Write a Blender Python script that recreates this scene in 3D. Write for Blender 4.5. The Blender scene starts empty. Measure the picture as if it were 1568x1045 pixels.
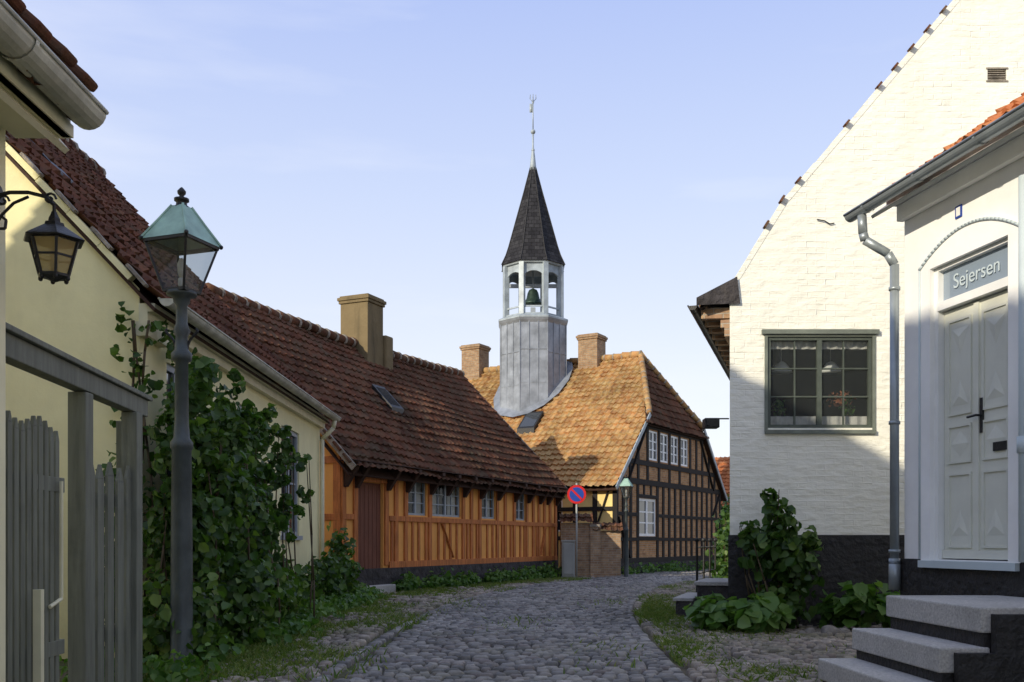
import bpy, bmesh, math, random
import numpy as np
from mathutils import Vector, Matrix
random.seed(7); rng=np.random.default_rng(7)
V=Vector
scene=bpy.context.scene
COL=scene.collection

# ------------------------------------------------------------------ materials
class NT:
    def __init__(s,name):
        s.m=bpy.data.materials.new(name); s.m.use_nodes=True
        s.t=s.m.node_tree; s.n=s.t.nodes; s.b=s.n['Principled BSDF']; s.out=s.n['Material Output']
    def new(s,typ,ins=None,**kw):
        nd=s.n.new(typ)
        for k,v in kw.items(): setattr(nd,k,v)
        for k,v in (ins or {}).items():
            if isinstance(v,bpy.types.NodeSocket): s.t.links.new(v,nd.inputs[k])
            else: nd.inputs[k].default_value=v
        return nd
    def link(s,a,b): s.t.links.new(a,b)
    def ramp(s,fac,stops):
        r=s.new('ShaderNodeValToRGB',{0:fac}); e=r.color_ramp.elements
        while len(e)<len(stops): e.new(.5)
        for i,(p,c) in enumerate(stops):
            e[i].position=p; e[i].color=(c[0],c[1],c[2],1) if hasattr(c,'__len__') else (c,c,c,1)
        return r.outputs[0]
    def mix(s,f,a,b,blend='MIX'):
        nd=s.new('ShaderNodeMix',data_type='RGBA',blend_type=blend)
        for i,v in ((0,f),(6,a),(7,b)):
            if isinstance(v,bpy.types.NodeSocket): s.link(v,nd.inputs[i])
            else: nd.inputs[i].default_value=v if i==0 else (v[0],v[1],v[2],1)
        return nd.outputs[2]
    def noise(s,scale,detail=5,vec=None,rough=.55,out=0):
        nd=s.new('ShaderNodeTexNoise',{'Scale':scale,'Detail':detail,'Roughness':rough})
        s.link(vec if vec else s.obj(),nd.inputs['Vector']); return nd.outputs[out]
    def obj(s):
        if not hasattr(s,'_tc'): s._tc=s.new('ShaderNodeTexCoord')
        return s._tc.outputs['Object']
    def uv(s):
        s.obj(); return s._tc.outputs['UV']
    def mapv(s,vec,scale):
        return s.new('ShaderNodeMapping',{'Vector':vec,'Scale':scale}).outputs[0]
    def bump(s,h,strength,dist=.02,prev=None):
        nd=s.new('ShaderNodeBump',{'Strength':strength,'Distance':dist,'Height':h})
        if prev: s.link(prev,nd.inputs['Normal'])
        return nd.outputs[0]
    def fin(s,col,rough=.8,nrm=None,spec=.3,metal=0):
        for k,v in (('Base Color',col),('Roughness',rough),('Specular IOR Level',spec),('Metallic',metal),('Normal',nrm)):
            if v is None: continue
            if isinstance(v,bpy.types.NodeSocket): s.link(v,s.b.inputs[k])
            elif k=='Base Color': s.b.inputs[k].default_value=(v[0],v[1],v[2],1)
            else: s.b.inputs[k].default_value=v
        return s.m

def basic(name,c,var=.25,scale=4,rough=.75,bump=.25,bscale=40,spec=.3,metal=0,dirt=.35,dirtscale=.9,bd=.01,dirtcol=None):
    t=NT(name)
    lo=[x*(1-var) for x in c]; hi=[min(1,x*(1+var)) for x in c]
    a=t.ramp(t.noise(scale),[(.3,lo),(.7,hi)])
    dc=dirtcol or [x*.5 for x in c]
    f=t.ramp(t.noise(dirtscale,8,rough=.65),[(.48,0),(.75,dirt)])
    col=t.mix(f,a,dc)
    nrm=t.bump(t.noise(bscale,6),bump,bd)
    return t.fin(col,rough,nrm,spec,metal)

def lowdirt(t,col,dc,h=1.0,amt=.5):
    sx=t.new('ShaderNodeSeparateXYZ',{0:t.obj()})
    md=t.new('ShaderNodeMath',{0:sx.outputs[2],1:h},operation='DIVIDE')
    nz=t.noise(2.5,7,rough=.7)
    ad=t.new('ShaderNodeMath',{0:md.outputs[0],1:nz},operation='ADD')
    return t.mix(t.ramp(ad.outputs[0],[(.45,amt),(1.0,0)]),col,dc)

def plaster(name,c,bump=.5,dirt=.3,dirtcol=None,low=.45):
    t=NT(name)
    lo=[x*.9 for x in c]; hi=[min(1,x*1.06) for x in c]
    a=t.ramp(t.noise(1.5,8,rough=.6),[(.3,lo),(.7,hi)])
    streak=t.noise(1.0,6,vec=t.mapv(t.obj(),(3,3,.35)),rough=.6)
    f=t.ramp(streak,[(.5,0),(.8,dirt)])
    col=t.mix(f,a,dirtcol or [x*.55 for x in c])
    if low: col=lowdirt(t,col,[x*.45 for x in c],1.0,low)
    n1=t.bump(t.noise(4,4),bump,.03)
    n2=t.bump(t.noise(70,5),.3,.004,n1)
    return t.fin(col,.85,n2,.15)

def whitebrick(name,c,bump=.7):
    t=NT(name)
    wob=t.new('ShaderNodeVectorMath',{0:t.uv()},operation='ADD')
    nz=t.new('ShaderNodeVectorMath',{0:t.noise(2.2,4,vec=t.uv(),out=1)},operation='SCALE'); nz.inputs['Scale'].default_value=.07
    t.link(nz.outputs[0],wob.inputs[1])
    br=t.new('ShaderNodeTexBrick',{'Vector':wob.outputs[0],'Scale':1.0,'Brick Width':.25,'Row Height':.082,'Mortar Size':.011,'Mortar Smooth':1.0,'Color1':(0,0,0,1),'Color2':(1,1,1,1)})
    a=t.ramp(t.noise(2.2,8,rough=.6),[(.3,[x*.93 for x in c]),(.7,c)])
    f=t.ramp(t.noise(9,6,rough=.7),[(.6,0),(.8,.25)])
    col=t.mix(f,a,[x*.72 for x in c])
    st=t.noise(1.0,6,vec=t.mapv(t.obj(),(2.5,2.5,.3)),rough=.65)
    col=t.mix(t.ramp(st,[(.52,0),(.8,.30)]),col,[c[0]*.62,c[1]*.62,c[2]*.55])
    patch=t.ramp(t.noise(1.6,5,vec=t.uv(),rough=.65),[(.42,.1),(.68,1)])
    tone=t.mix(1.0,br.outputs['Color'],patch,'MULTIPLY')
    inv=t.new('ShaderNodeMath',{0:1.0,1:br.outputs['Fac']},operation='SUBTRACT')
    inv2=t.mix(1.0,inv.outputs[0],patch,'MULTIPLY')
    n1=t.bump(inv2,bump*.5,.010)
    n1=t.bump(tone,bump*.4,.010,n1)
    blob=t.ramp(t.noise(5.0,3,vec=t.mapv(t.uv(),(1,2.0,1)),rough=.45),[(.35,0),(.65,1)])
    n2=t.bump(blob,bump*.55,.018,n1)
    n3=t.bump(t.noise(45,5),.25,.004,n2)
    return t.fin(col,.8,n3,.2)

def brick(name,c1,c2,mortar,bw=.25,rh=.075,dirtc=None):
    t=NT(name)
    br=t.new('ShaderNodeTexBrick',{'Vector':t.uv(),'Scale':1.0,'Brick Width':bw,'Row Height':rh,'Mortar Size':.009,'Mortar Smooth':.3,'Bias':0.0,'Color1':(*c1,1),'Color2':(*c2,1),'Mortar':(*mortar,1)})
    n=t.ramp(t.noise(6,8,rough=.7),[(.3,.6),(.7,1.15)])
    col=t.mix(1.0,br.outputs['Color'],n,'MULTIPLY')
    inv=t.new('ShaderNodeMath',{0:1.0,1:br.outputs['Fac']},operation='SUBTRACT')
    n1=t.bump(inv.outputs[0],.6,.01)
    n2=t.bump(t.noise(40,5),.4,.006,n1)
    return t.fin(col,.85,n2,.15)

def tiles(name,c1,c2,c3,lichen,lf=(.5,.7),lamt=.8,rough=.85,dark=.55):
    t=NT(name)
    wn=t.new('ShaderNodeTexWhiteNoise',{'Vector':t.uv()},noise_dimensions='2D')
    a=t.ramp(wn.outputs['Value'],[(0,c1),(.5,c2),(1,c3)])
    big=t.ramp(t.noise(.55,8,rough=.7),[(.36,dark),(.64,1.15)])
    a=t.mix(1.0,a,big,'MULTIPLY')
    f=t.ramp(t.noise(3.5,10,rough=.75),[(lf[0],0),(lf[1],lamt)])
    col=t.mix(f,a,lichen)
    sp=t.ramp(t.noise(28,6,rough=.8),[(.54,0),(.66,.65)])
    col=t.mix(sp,col,[x*.35 for x in c1])
    nrm=t.bump(t.noise(50,5),.5,.01)
    return t.fin(col,rough,nrm,.1)

def wood(name,c,var=.3,bump=.4,rough=.75,stretch=(14,14,1.2),dark=.5,spec=.25):
    t=NT(name)
    nz=t.noise(1.6,8,vec=t.mapv(t.obj(),stretch),rough=.6)
    a=t.ramp(nz,[(.3,[x*(1-var) for x in c]),(.7,[min(1,x*(1+var)) for x in c])])
    col=t.mix(t.ramp(t.noise(1.7,7,rough=.7),[(.5,0),(.78,dark)]),a,[x*.45 for x in c])
    return t.fin(col,rough,t.bump(nz,bump,.01),spec)

def perpiece(name,cols,rough=.8,bump=.5,bs=30,moss=None,spec=.3):
    t=NT(name)
    sx=t.new('ShaderNodeSeparateXYZ',{0:t.uv()})
    a=t.ramp(sx.outputs[0],[(i/(len(cols)-1),c) for i,c in enumerate(cols)])
    a=t.mix(1.0,a,t.ramp(t.noise(12,6,rough=.7),[(.3,.7),(.7,1.2)]),'MULTIPLY')
    a=t.mix(1.0,a,t.ramp(t.noise(.5,5,rough=.6),[(.35,.75),(.65,1.12)]),'MULTIPLY')
    if moss: a=t.mix(t.ramp(t.noise(.8,7,rough=.7),[(moss[1],0),(moss[2],moss[3])]),a,moss[0])
    return t.fin(a,rough,t.bump(t.noise(bs,5),bump,.008),spec)

def leafmat(name,cols,trans=.35):
    t=NT(name)
    sx=t.new('ShaderNodeSeparateXYZ',{0:t.uv()})
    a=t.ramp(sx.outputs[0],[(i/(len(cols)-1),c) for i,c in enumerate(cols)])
    t.fin(a,.45,None,.35)
    tr=t.new('ShaderNodeBsdfTranslucent'); 
    br=t.mix(1.0,a,(1.5,1.7,.7),'MULTIPLY'); t.link(br,tr.inputs[0])
    mx=t.new('ShaderNodeMixShader',{0:trans,1:t.b.outputs[0],2:tr.outputs[0]})
    t.link(mx.outputs[0],t.out.inputs[0]); return t.m

def glassmat(name,tint=(.03,.035,.04),alpha=.0,rough=.03):
    t=NT(name); t.fin(tint,rough,t.bump(t.noise(2.2,2),.08,.02),.9)
    if alpha>0:
        tr=t.new('ShaderNodeBsdfTransparent'); tr.inputs[0].default_value=(.92,.95,.95,1)
        mx=t.new('ShaderNodeMixShader',{0:alpha,1:t.b.outputs[0],2:tr.outputs[0]})
        t.link(mx.outputs[0],t.out.inputs[0])
    return t.m

M={}
M['yellow']=plaster('yellow_limewash',(.84,.78,.46),.35,.28,(.58,.51,.29))
M['cream']=plaster('cream_paint',(.84,.79,.54),.2,.2)
M['creamtrim']=basic('cream_trim',(.70,.67,.47),.1,3,.5,.1)
M['whitebrick']=whitebrick('whitewashed_brick',(.84,.83,.73),.75)
M['white']=plaster('white_plaster',(.88,.88,.86),.2,.1,(.62,.63,.62),low=0)
M['black']=basic('tarred_plinth',(.022,.021,.021),.3,5,.6,.9,14,.4,bd=.04)
M['roofB']=tiles('brown_red_pantile',(.095,.04,.026),(.14,.056,.033),(.19,.078,.042),(.12,.095,.06),(.48,.70),.75,dark=.45)
M['roofC']=tiles('old_red_pantile',(.095,.042,.027),(.15,.06,.034),(.21,.088,.047),(.12,.10,.065),(.44,.68),.8,dark=.4)
M['roofD']=tiles('lichen_pantile',(.27,.12,.05),(.44,.22,.09),(.56,.32,.14),(.52,.41,.19),(.40,.66),.75,dark=.6)
M['roofG']=tiles('orange_pantile',(.40,.13,.05),(.50,.18,.07),(.58,.25,.10),(.35,.25,.12),(.6,.75),.5)
M['mortar']=basic('ridge_mortar',(.28,.245,.20),.4,6,.9,.8,20,bd=.03)
M['orange']=plaster('orange_limewash',(.82,.39,.11),.4,.55,(.50,.21,.06),low=.55)
M['orangewood']=wood('red_ochre_timber',(.48,.165,.05),.38,.5,dark=.75)
M['darkwood']=wood('dark_brown_wood',(.05,.026,.018),.3)
M['doorwood']=wood('brown_door_wood',(.17,.065,.04),.25)
M['blackwood']=wood('black_timber',(.018,.016,.015),.3)
M['fence']=wood('grey_green_paint',(.165,.175,.14),.25,.4,.65,dark=.6)
M['plinthstone']=basic('stone_plinth_tarred',(.05,.045,.045),.5,4,.85,1.0,7,bd=.08)
M['brickD']=brick('timber_infill_brick',(.36,.175,.075),(.55,.30,.13),(.40,.33,.24))
M['brickW']=brick('garden_wall_brick',(.34,.21,.13),(.48,.32,.19),(.4,.35,.28))
M['chim']=brick('chimney_brick',(.30,.18,.10),(.40,.27,.16),(.32,.28,.22))
M['chimY']=plaster('chimney_render',(.19,.145,.078),1.0,.95,(.07,.058,.035),low=0)
M['ochre']=plaster('ochre_infill',(.78,.60,.25),.3,.3)
M['lead']=basic('lead_sheet',(.25,.275,.31),.3,2.4,.5,.4,9,.5,.3,.65,1.3,.02)
M['slate']=brick('black_slate',(.020,.020,.024),(.045,.045,.05),(.01,.01,.01),.22,.16)
M['leadlight']=basic('painted_lead',(.33,.38,.41),.25,3,.5,.2,20,.4,.1,.8,1.6)
M['bell']=basic('bronze_bell',(.04,.07,.055),.3,5,.45,.2,30,.5,.6)
M['iron']=basic('black_iron',(.02,.02,.02),.3,8,.45,.3,60,.5,.3)
M['lamppost']=basic('grey_green_iron',(.055,.068,.068),.25,6,.5,.4,60,.5,.2)
M['copper']=basic('verdigris_copper',(.28,.43,.35),.25,6,.5,.2,30,.4,.2,.4)
M['gutter']=basic('grey_gutter',(.31,.35,.37),.15,3,.4,.1,30,.5,.4)
M['gutterA']=basic('painted_gutter',(.48,.48,.40),.25,5,.55,.3,25,.4,.1,.6,3)
M['bluegrey']=basic('pale_blue_paint',(.52,.60,.63),.05,2,.5,.05)
M['doorgreen']=basic('pale_green_door_paint',(.70,.71,.62),.06,3,.42,.08,30,.4)
M['framegreen']=basic('dark_green_frame',(.075,.09,.075),.2,6,.45,.15)
M['surround']=basic('grey_green_surround',(.16,.18,.15),.2,6,.6,.15)
M['framewhite']=basic('white_frame',(.80,.81,.79),.05,4,.4,.1,30,.4,dirt=.15)
M['framegrey']=basic('grey_blue_frame',(.32,.36,.40),.1,4,.5,.1)
M['glass']=glassmat('window_glass')
M['transom']=glassmat('pale_reflection_transom_glass',(.24,.30,.37),0,.10)  # reflection in the transom put into the glass as a pale blue-grey tint
M['clear']=glassmat('clear_glass',(.06,.07,.07),.72)
M['amber']=glassmat('amber_glass',(.42,.29,.08),.35,.15)
M['room']=basic('dark_room',(.05,.045,.04),.3,2,.9,0)
M['curtain']=basic('net_curtain',(.6,.58,.54),.15,14,.9,.3,20)
M['granite']=basic('granite_step',(.44,.425,.40),.28,60,.8,.5,70,.3,dirt=.55,dirtscale=2.5)
M['steelgrey']=basic('grey_cabinet',(.36,.37,.35),.1,3,.5,.1)
M['red']=basic('sign_red',(.55,.02,.02),.05,3,.4,0)
M['blue']=basic('sign_blue',(.02,.06,.32),.05,3,.4,0)
M['terracotta']=basic('terracotta',(.42,.16,.08),.15,10,.8,.2)
M['rock']=basic('field_stone',(.22,.20,.18),.3,7,.85,.8,16,bd=.03)
M['stem']=wood('vine_stem',(.10,.075,.045),.3)
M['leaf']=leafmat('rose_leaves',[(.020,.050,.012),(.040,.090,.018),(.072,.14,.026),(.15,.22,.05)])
M['leafl']=leafmat('broad_leaves',[(.04,.10,.02),(.07,.155,.03),(.115,.21,.045),(.16,.26,.07)])
M['grass']=leafmat('grass_blades',[(.07,.13,.02),(.11,.18,.03),(.17,.23,.05),(.25,.24,.10)])
M['setts']=perpiece('granite_setts',[(.12,.115,.11),(.21,.20,.19),(.33,.31,.28),(.18,.155,.145)],.66,.5,25,((.12,.12,.065),.52,.75,.5))
M['cobble']=perpiece('field_cobbles',[(.15,.13,.11),(.28,.245,.205),(.40,.345,.29),(.25,.20,.17)],.75,.5,25,((.13,.14,.05),.46,.7,.65))
t=NT('ground_soil')
a=t.ramp(t.noise(6,8,rough=.7),[(.3,(.07,.06,.045)),(.7,(.17,.145,.105))])
g=t.ramp(t.noise(.9,7,rough=.7),[(.42,0),(.62,.9)])
col=t.mix(g,a,(.075,.10,.03))
M['ground']=t.fin(col,.95,t.bump(t.noise(35,6),.8,.02),.1)

# ------------------------------------------------------------------ mesh builder
class Frame:
    def __init__(s,o,u):
        s.o=V((o[0],o[1],0)); s.u=V((u[0],u[1],0)).normalized(); s.n=V((s.u.y,-s.u.x,0))
    def p(s,a,o,z): return s.o+s.u*a+s.n*o+V((0,0,z))

class MB:
    def __init__(s): s.v=[]; s.f=[]
    def poly(s,pts):
        i=len(s.v); s.v+= [tuple(p) for p in pts]; s.f.append(tuple(range(i,i+len(pts)))); return s
    def hexa(s,p):
        i=len(s.v); s.v+=[tuple(q) for q in p]
        for f in ((0,3,2,1),(4,5,6,7),(0,1,5,4),(1,2,6,5),(2,3,7,6),(3,0,4,7)): s.f.append(tuple(i+k for k in f))
        return s
    def box(s,x0,x1,y0,y1,z0,z1):
        return s.hexa([(x0,y0,z0),(x1,y0,z0),(x1,y1,z0),(x0,y1,z0),(x0,y0,z1),(x1,y0,z1),(x1,y1,z1),(x0,y1,z1)])
    def fbox(s,F,a0,a1,o0,o1,z0,z1):
        return s.hexa([F.p(a0,o0,z0),F.p(a1,o0,z0),F.p(a1,o1,z0),F.p(a0,o1,z0),F.p(a0,o0,z1),F.p(a1,o0,z1),F.p(a1,o1,z1),F.p(a0,o1,z1)])
    def beam(s,p0,p1,w,h,up=V((0,0,1))):
        p0=V(p0);p1=V(p1); d=(p1-p0).normalized(); x=d.cross(up)
        if x.length<1e-3: x=V((1,0,0))
        x.normalize(); y=x.cross(d).normalized(); x=x*w/2; y=y*h/2
        return s.hexa([p0-x-y,p0+x-y,p1+x-y,p1-x-y,p0-x+y,p0+x+y,p1+x+y,p1-x+y])
    def cyl(s,p0,p1,r0,r1=None,n=12,caps=True,rot=0):
        if r1 is None: r1=r0
        p0=V(p0);p1=V(p1); d=(p1-p0).normalized()
        x=d.cross(V((0,0,1))); x=V((1,0,0)) if x.length<1e-4 else x.normalized()
        y=d.cross(x).normalized(); i=len(s.v)
        for p,r in ((p0,r0),(p1,r1)):
            for k in range(n):
                a=2*math.pi*k/n+rot; s.v.append(tuple(p+x*(r*math.cos(a))+y*(r*math.sin(a))))
        for k in range(n): s.f.append((i+k,i+(k+1)%n,i+n+(k+1)%n,i+n+k))
        if caps: s.f.append(tuple(i+k for k in range(n))[::-1]); s.f.append(tuple(i+n+k for k in range(n)))
        return s
    def lathe(s,c,prof,n=16,rot=0):
        i=len(s.v)
        for r,z in prof:
            for k in range(n):
                a=2*math.pi*k/n+rot; s.v.append((c[0]+r*math.cos(a),c[1]+r*math.sin(a),c[2]+z))
        for j in range(len(prof)-1):
            for k in range(n):
                s.f.append((i+j*n+k,i+j*n+(k+1)%n,i+(j+1)*n+(k+1)%n,i+(j+1)*n+k))
        s.f.append(tuple(i+k for k in range(n))[::-1]); m=i+(len(prof)-1)*n
        s.f.append(tuple(m+k for k in range(n)))
        return s
    def tube(s,pts,r,n=8,r1=None):
        pts=[V(p) for p in pts]; m=len(pts)
        for k in range(m-1):
            ra=r+( (r1-r)*k/(m-1) if r1 is not None else 0); rb=r+((r1-r)*(k+1)/(m-1) if r1 is not None else 0)
            s.cyl(pts[k],pts[k+1],ra,rb,n,True)
        return s
    def ball(s,c,r,n=10):
        prof=[(max(.001,r*math.cos(a)),r*math.sin(a)) for a in [math.pi*(k/8-.5) for k in range(9)]]
        return s.lathe(c,prof,n)
    def make(s,name,mt,parent=None,smooth=False,clips=(),bevel=0,recalc=True):
        me=bpy.data.meshes.new(name); me.from_pydata(s.v,[],s.f)
        bm=bmesh.new(); bm.from_mesh(me)
        if recalc: bmesh.ops.recalc_face_normals(bm,faces=bm.faces[:])
        for co,no in clips:
            bmesh.ops.bisect_plane(bm,geom=bm.verts[:]+bm.edges[:]+bm.faces[:],plane_co=co,plane_no=no,clear_outer=True)
        uvl=bm.loops.layers.uv.new('UVMap')
        for f in bm.faces:
            n=f.normal; f.smooth=smooth
            if abs(n.z)>.75:
                for l in f.loops: l[uvl].uv=(l.vert.co.x,l.vert.co.y)
            else:
                tx,ty=-n.y,n.x; q=math.hypot(tx,ty) or 1; tx/=q; ty/=q
                for l in f.loops: l[uvl].uv=(l.vert.co.x*tx+l.vert.co.y*ty,l.vert.co.z)
        bm.to_mesh(me); bm.free()
        me.materials.append(M[mt] if isinstance(mt,str) else mt)
        ob=bpy.data.objects.new(name,me); COL.objects.link(ob)
        if bevel:
            b=ob.modifiers.new('bevel','BEVEL'); b.width=bevel; b.segments=2; b.limit_method='ANGLE'
        if parent: att(ob,parent)
        return ob
def att(ob,parent):
    ob.parent=parent; ob.matrix_parent_inverse=Matrix.Translation(-V(parent.location))
def empty(name,loc):
    e=bpy.data.objects.new(name,None); e.location=loc; e.empty_display_size=.3; COL.objects.link(e); return e

def nmesh(name,verts,faces,uvx,mt,parent=None,smooth=True,uvy=None):
    me=bpy.data.meshes.new(name); K=faces.shape[1]; Mf=len(faces)
    me.vertices.add(len(verts)); me.vertices.foreach_set('co',verts.astype(np.float32).ravel())
    me.loops.add(Mf*K); me.loops.foreach_set('vertex_index',faces.astype(np.int32).ravel())
    me.polygons.add(Mf); me.polygons.foreach_set('loop_start',(np.arange(Mf)*K).astype(np.int32))
    me.update(calc_edges=True)
    if smooth: me.polygons.foreach_set('use_smooth',np.ones(Mf,bool))
    uv=me.uv_layers.new(name='UVMap'); u=np.repeat(uvx,K); w=np.repeat(uvy if uvy is not None else np.full(Mf,.5),K)
    uv.data.foreach_set('uv',np.stack([u,w],1).astype(np.float32).ravel())
    me.validate(); me.update()
    me.materials.append(M[mt]); ob=bpy.data.objects.new(name,me); COL.objects.link(ob)
    if parent: att(ob,parent)
    return ob

# ------------------------------------------------------------------ building parts
def wall(F,a0,a1,z0,z1,ops=(),depth=.14):
    mb=MB(); A=sorted({a0,a1,*[o[0] for o in ops],*[o[1] for o in ops]}); Z=sorted({z0,z1,*[o[2] for o in ops],*[o[3] for o in ops]})
    for i in range(len(A)-1):
        for j in range(len(Z)-1):
            ca=(A[i]+A[i+1])/2; cz=(Z[j]+Z[j+1])/2
            if any(o[0]<ca<o[1] and o[2]<cz<o[3] for o in ops): continue
            mb.poly([F.p(A[i],0,Z[j]),F.p(A[i+1],0,Z[j]),F.p(A[i+1],0,Z[j+1]),F.p(A[i],0,Z[j+1])])
    for a,b,c,d in ops:
        for q in (((a,c),(a,d)),((b,c),(b,d)),((a,c),(b,c)),((a,d),(b,d))):
            (x0,y0),(x1,y1)=q
            mb.poly([F.p(x0,0,y0),F.p(x1,0,y1),F.p(x1,-depth,y1),F.p(x0,-depth,y0)])
    return mb

def window(par,F,a0,a1,z0,z1,nx=2,nz=2,fm='framewhite',depth=.08,fw=.05,bar=.025,gm='glass',case=2,name='window',curtain=False):
    mb=MB(); o0,o1=-depth-.05,-depth+.012
    mb.fbox(F,a0,a0+fw,o0,o1,z0,z1); mb.fbox(F,a1-fw,a1,o0,o1,z0,z1)
    mb.fbox(F,a0+fw,a1-fw,o0,o1-.002,z0,z0+fw); mb.fbox(F,a0+fw,a1-fw,o0,o1-.002,z1-fw,z1)
    w=(a1-a0-2*fw)/case
    for c in range(case):
        s=a0+fw+c*w
        if c>0: mb.fbox(F,s-fw*.7,s+fw*.7,o0,o1-.004,z0+fw,z1-fw)
        for k in range(1,nx):
            x=s+w*k/nx; mb.fbox(F,x-bar/2,x+bar/2,o0+.01,o1-.02,z0+fw,z1-fw)
    for k in range(1,nz):
        z=z0+fw+(z1-z0-2*fw)*k/nz; mb.fbox(F,a0+fw,a1-fw,o0+.012,o1-.018,z-bar/2,z+bar/2)
    mb.make(name+'_frame',fm,par)
    g=MB(); g.poly([F.p(a0,-depth-.025,z0),F.p(a1,-depth-.025,z0),F.p(a1,-depth-.025,z1),F.p(a0,-depth-.025,z1)])
    g.make(name+'_glass','clear' if curtain else gm,par)
    if curtain:
        c=MB(); n=24
        for side in (0,1):
            wd=(a1-a0)*.3
            b0=a0 if side==0 else a1-wd; b1=b0+wd
            for k in range(n):
                xa=b0+(b1-b0)*k/n; xb=b0+(b1-b0)*(k+1)/n
                oa=-depth-.1+.015*math.sin(k*1.3); ob=-depth-.1+.015*math.sin((k+1)*1.3)
                c.poly([F.p(xa,oa,z0),F.p(xb,ob,z0),F.p(xb,ob,z1),F.p(xa,oa,z1)])
        c.make(name+'_curtain','curtain',par)
        r=MB(); r.poly([F.p(a0-.1,-depth-.3,z0-.1),F.p(a1+.1,-depth-.3,z0-.1),F.p(a1+.1,-depth-.3,z1+.1),F.p(a0-.1,-depth-.3,z1+.1)]); r.make(name+'_room','room',par)

def tile_roof(par,name,mt,p0,u,L,up,W,tw=.235,th=.33,A=.036,clips=(),sag=0,jit=.008,deck=True,seed=1,deckm='darkwood',step=.055):
    r=np.random.default_rng(seed)
    p0=np.array(p0,float); u=np.array(u,float); up=np.array(up,float); u/=np.linalg.norm(u); up/=np.linalg.norm(up)
    n=np.cross(u,up); K=5; nc=int(math.ceil(L/tw)); nr=int(math.ceil(W/th)); tw=L/nc; th=W/nr
    s=np.arange(nc*K+1)/K; frac=s%1
    prof=A*(np.cos(2*np.pi*frac)*.6+.4*np.cos(4*np.pi*frac+1.0))
    big=r.normal(0,1,(8,)) 
    rows=[];
    cj=r.normal(0,jit,(nr,nc+1)); lj=r.normal(0,jit*1.4,(nr,nc+1))
    ci=np.minimum((s).astype(int),nc)
    for k in range(nr):
        for e,(tt,off) in enumerate(((k*th,step),((k+1)*th,.004))):
            S=s*tw; T=np.full_like(S,tt)+(lj[k][ci] if e==0 else 0)
            sg=-sag*np.sin(np.pi*S/L)*(.4+.6*tt/W)+.02*(np.sin(S*1.1+big[0])+np.sin(S*.53+tt*1.3+big[1])+.6*np.sin(tt*2.3+S*.9+big[2]))
            O=prof+off+(cj[k][ci] if e==0 else 0)+sg
            rows.append(p0+S[:,None]*u+T[:,None]*up+O[:,None]*n)
    P=np.concatenate(rows); ncol=nc*K+1; R=len(rows)
    i,j=np.meshgrid(np.arange(R-1),np.arange(ncol-1),indexing='ij'); i=i.ravel(); j=j.ravel()
    b=i*ncol+j; F=np.stack([b,b+1,b+ncol+1,b+ncol],1)
    row=(i+1)//2; colm=j//K
    ob=nmesh(name,P,F,colm+.5,mt,par,False,row+.5)
    me=ob.data
    if clips:
        bm=bmesh.new(); bm.from_mesh(me)
        for co,no in clips: bmesh.ops.bisect_plane(bm,geom=bm.verts[:]+bm.edges[:]+bm.faces[:],plane_co=co,plane_no=no,clear_outer=True)
        bm.to_mesh(me); bm.free()
    me.polygons.foreach_set('use_smooth',np.ones(len(me.polygons),bool))
    try: me.set_sharp_from_angle(angle=math.radians(42))
    except Exception: pass
    if deck:
        d=MB(); dd=.05+sag; a=V(p0)-V(n)*dd; U=V(u)*L; UP=V(up)*W; N=V(n)*.03
        d.hexa([a-N,a+U-N,a+U+UP-N,a+UP-N,a,a+U,a+U+UP,a+UP]); d.make(name+'_deck',deckm,par,clips=clips)
    return ob

def ridge(par,p0,p1,mt,r=.12,seg=.38,name='ridge_tiles',mort=True):
    p0=V(p0);p1=V(p1); L=(p1-p0).length; n=max(1,int(L/seg)); mb=MB(); m2=MB()
    for k in range(n):
        a=p0.lerp(p1,k/n); b=p0.lerp(p1,(k+1.12)/n); j=V((0,0,random.uniform(-.015,.022)))
        mb.cyl(a+j,b+j,r*random.uniform(1.0,1.14),r*.86,10)
        if mort: m2.cyl(b+j-(b-a)*.16,b+j-(b-a)*.02,r*1.08,r*1.12,10)
    mb.make(name,mt,par,True)
    if mort: m2.make(name+'_mortar','mortar',par,True)

def roof_pair(par,F,L,D,zE,zR,ov,ovg,mt,cf=(),cb=(),sag=0,seed=1,tw=.235,deckm='darkwood',A=.036,step=.055):
    rise=zR-zE; h=D/2; tan=rise/h; c=1/math.sqrt(1+tan*tan); s=tan*c
    W=(h+ov)/c
    upf=-F.n*c+V((0,0,s)); tile_roof(par,'roof_slope_street',mt,F.p(-ovg,ov,zE-ov*tan),F.u,L+2*ovg,upf,W,clips=cf,sag=sag,seed=seed,tw=tw,deckm=deckm,A=A,step=step)
    upb=F.n*c+V((0,0,s)); tile_roof(par,'roof_slope_back',mt,F.p(L+ovg,-D-ov,zE-ov*tan),-F.u,L+2*ovg,upb,W,clips=cb,seed=seed+1,tw=tw,deckm=deckm,A=A,step=step)

def gable(F,a,D,zE,zR): return [F.p(a,0,0),F.p(a,0,zE),F.p(a,-D/2,zR),F.p(a,-D,zE),F.p(a,-D,0)]

def chimney(par,F,a,o,w,d,z0,z1,mt,name='chimney'):
    mb=MB(); mb.fbox(F,a-w/2,a+w/2,o-d/2,o+d/2,z0,z1-.22)
    mb.fbox(F,a-w/2-.04,a+w/2+.04,o-d/2-.04,o+d/2+.04,z1-.22,z1-.14)
    mb.fbox(F,a-w/2-.07,a+w/2+.07,o-d/2-.07,o+d/2+.07,z1-.14,z1-.05)
    mb.fbox(F,a-w/2-.02,a+w/2+.02,o-d/2-.02,o+d/2+.02,z1-.05,z1)
    mb.make(name,mt,par,bevel=.015)

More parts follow.
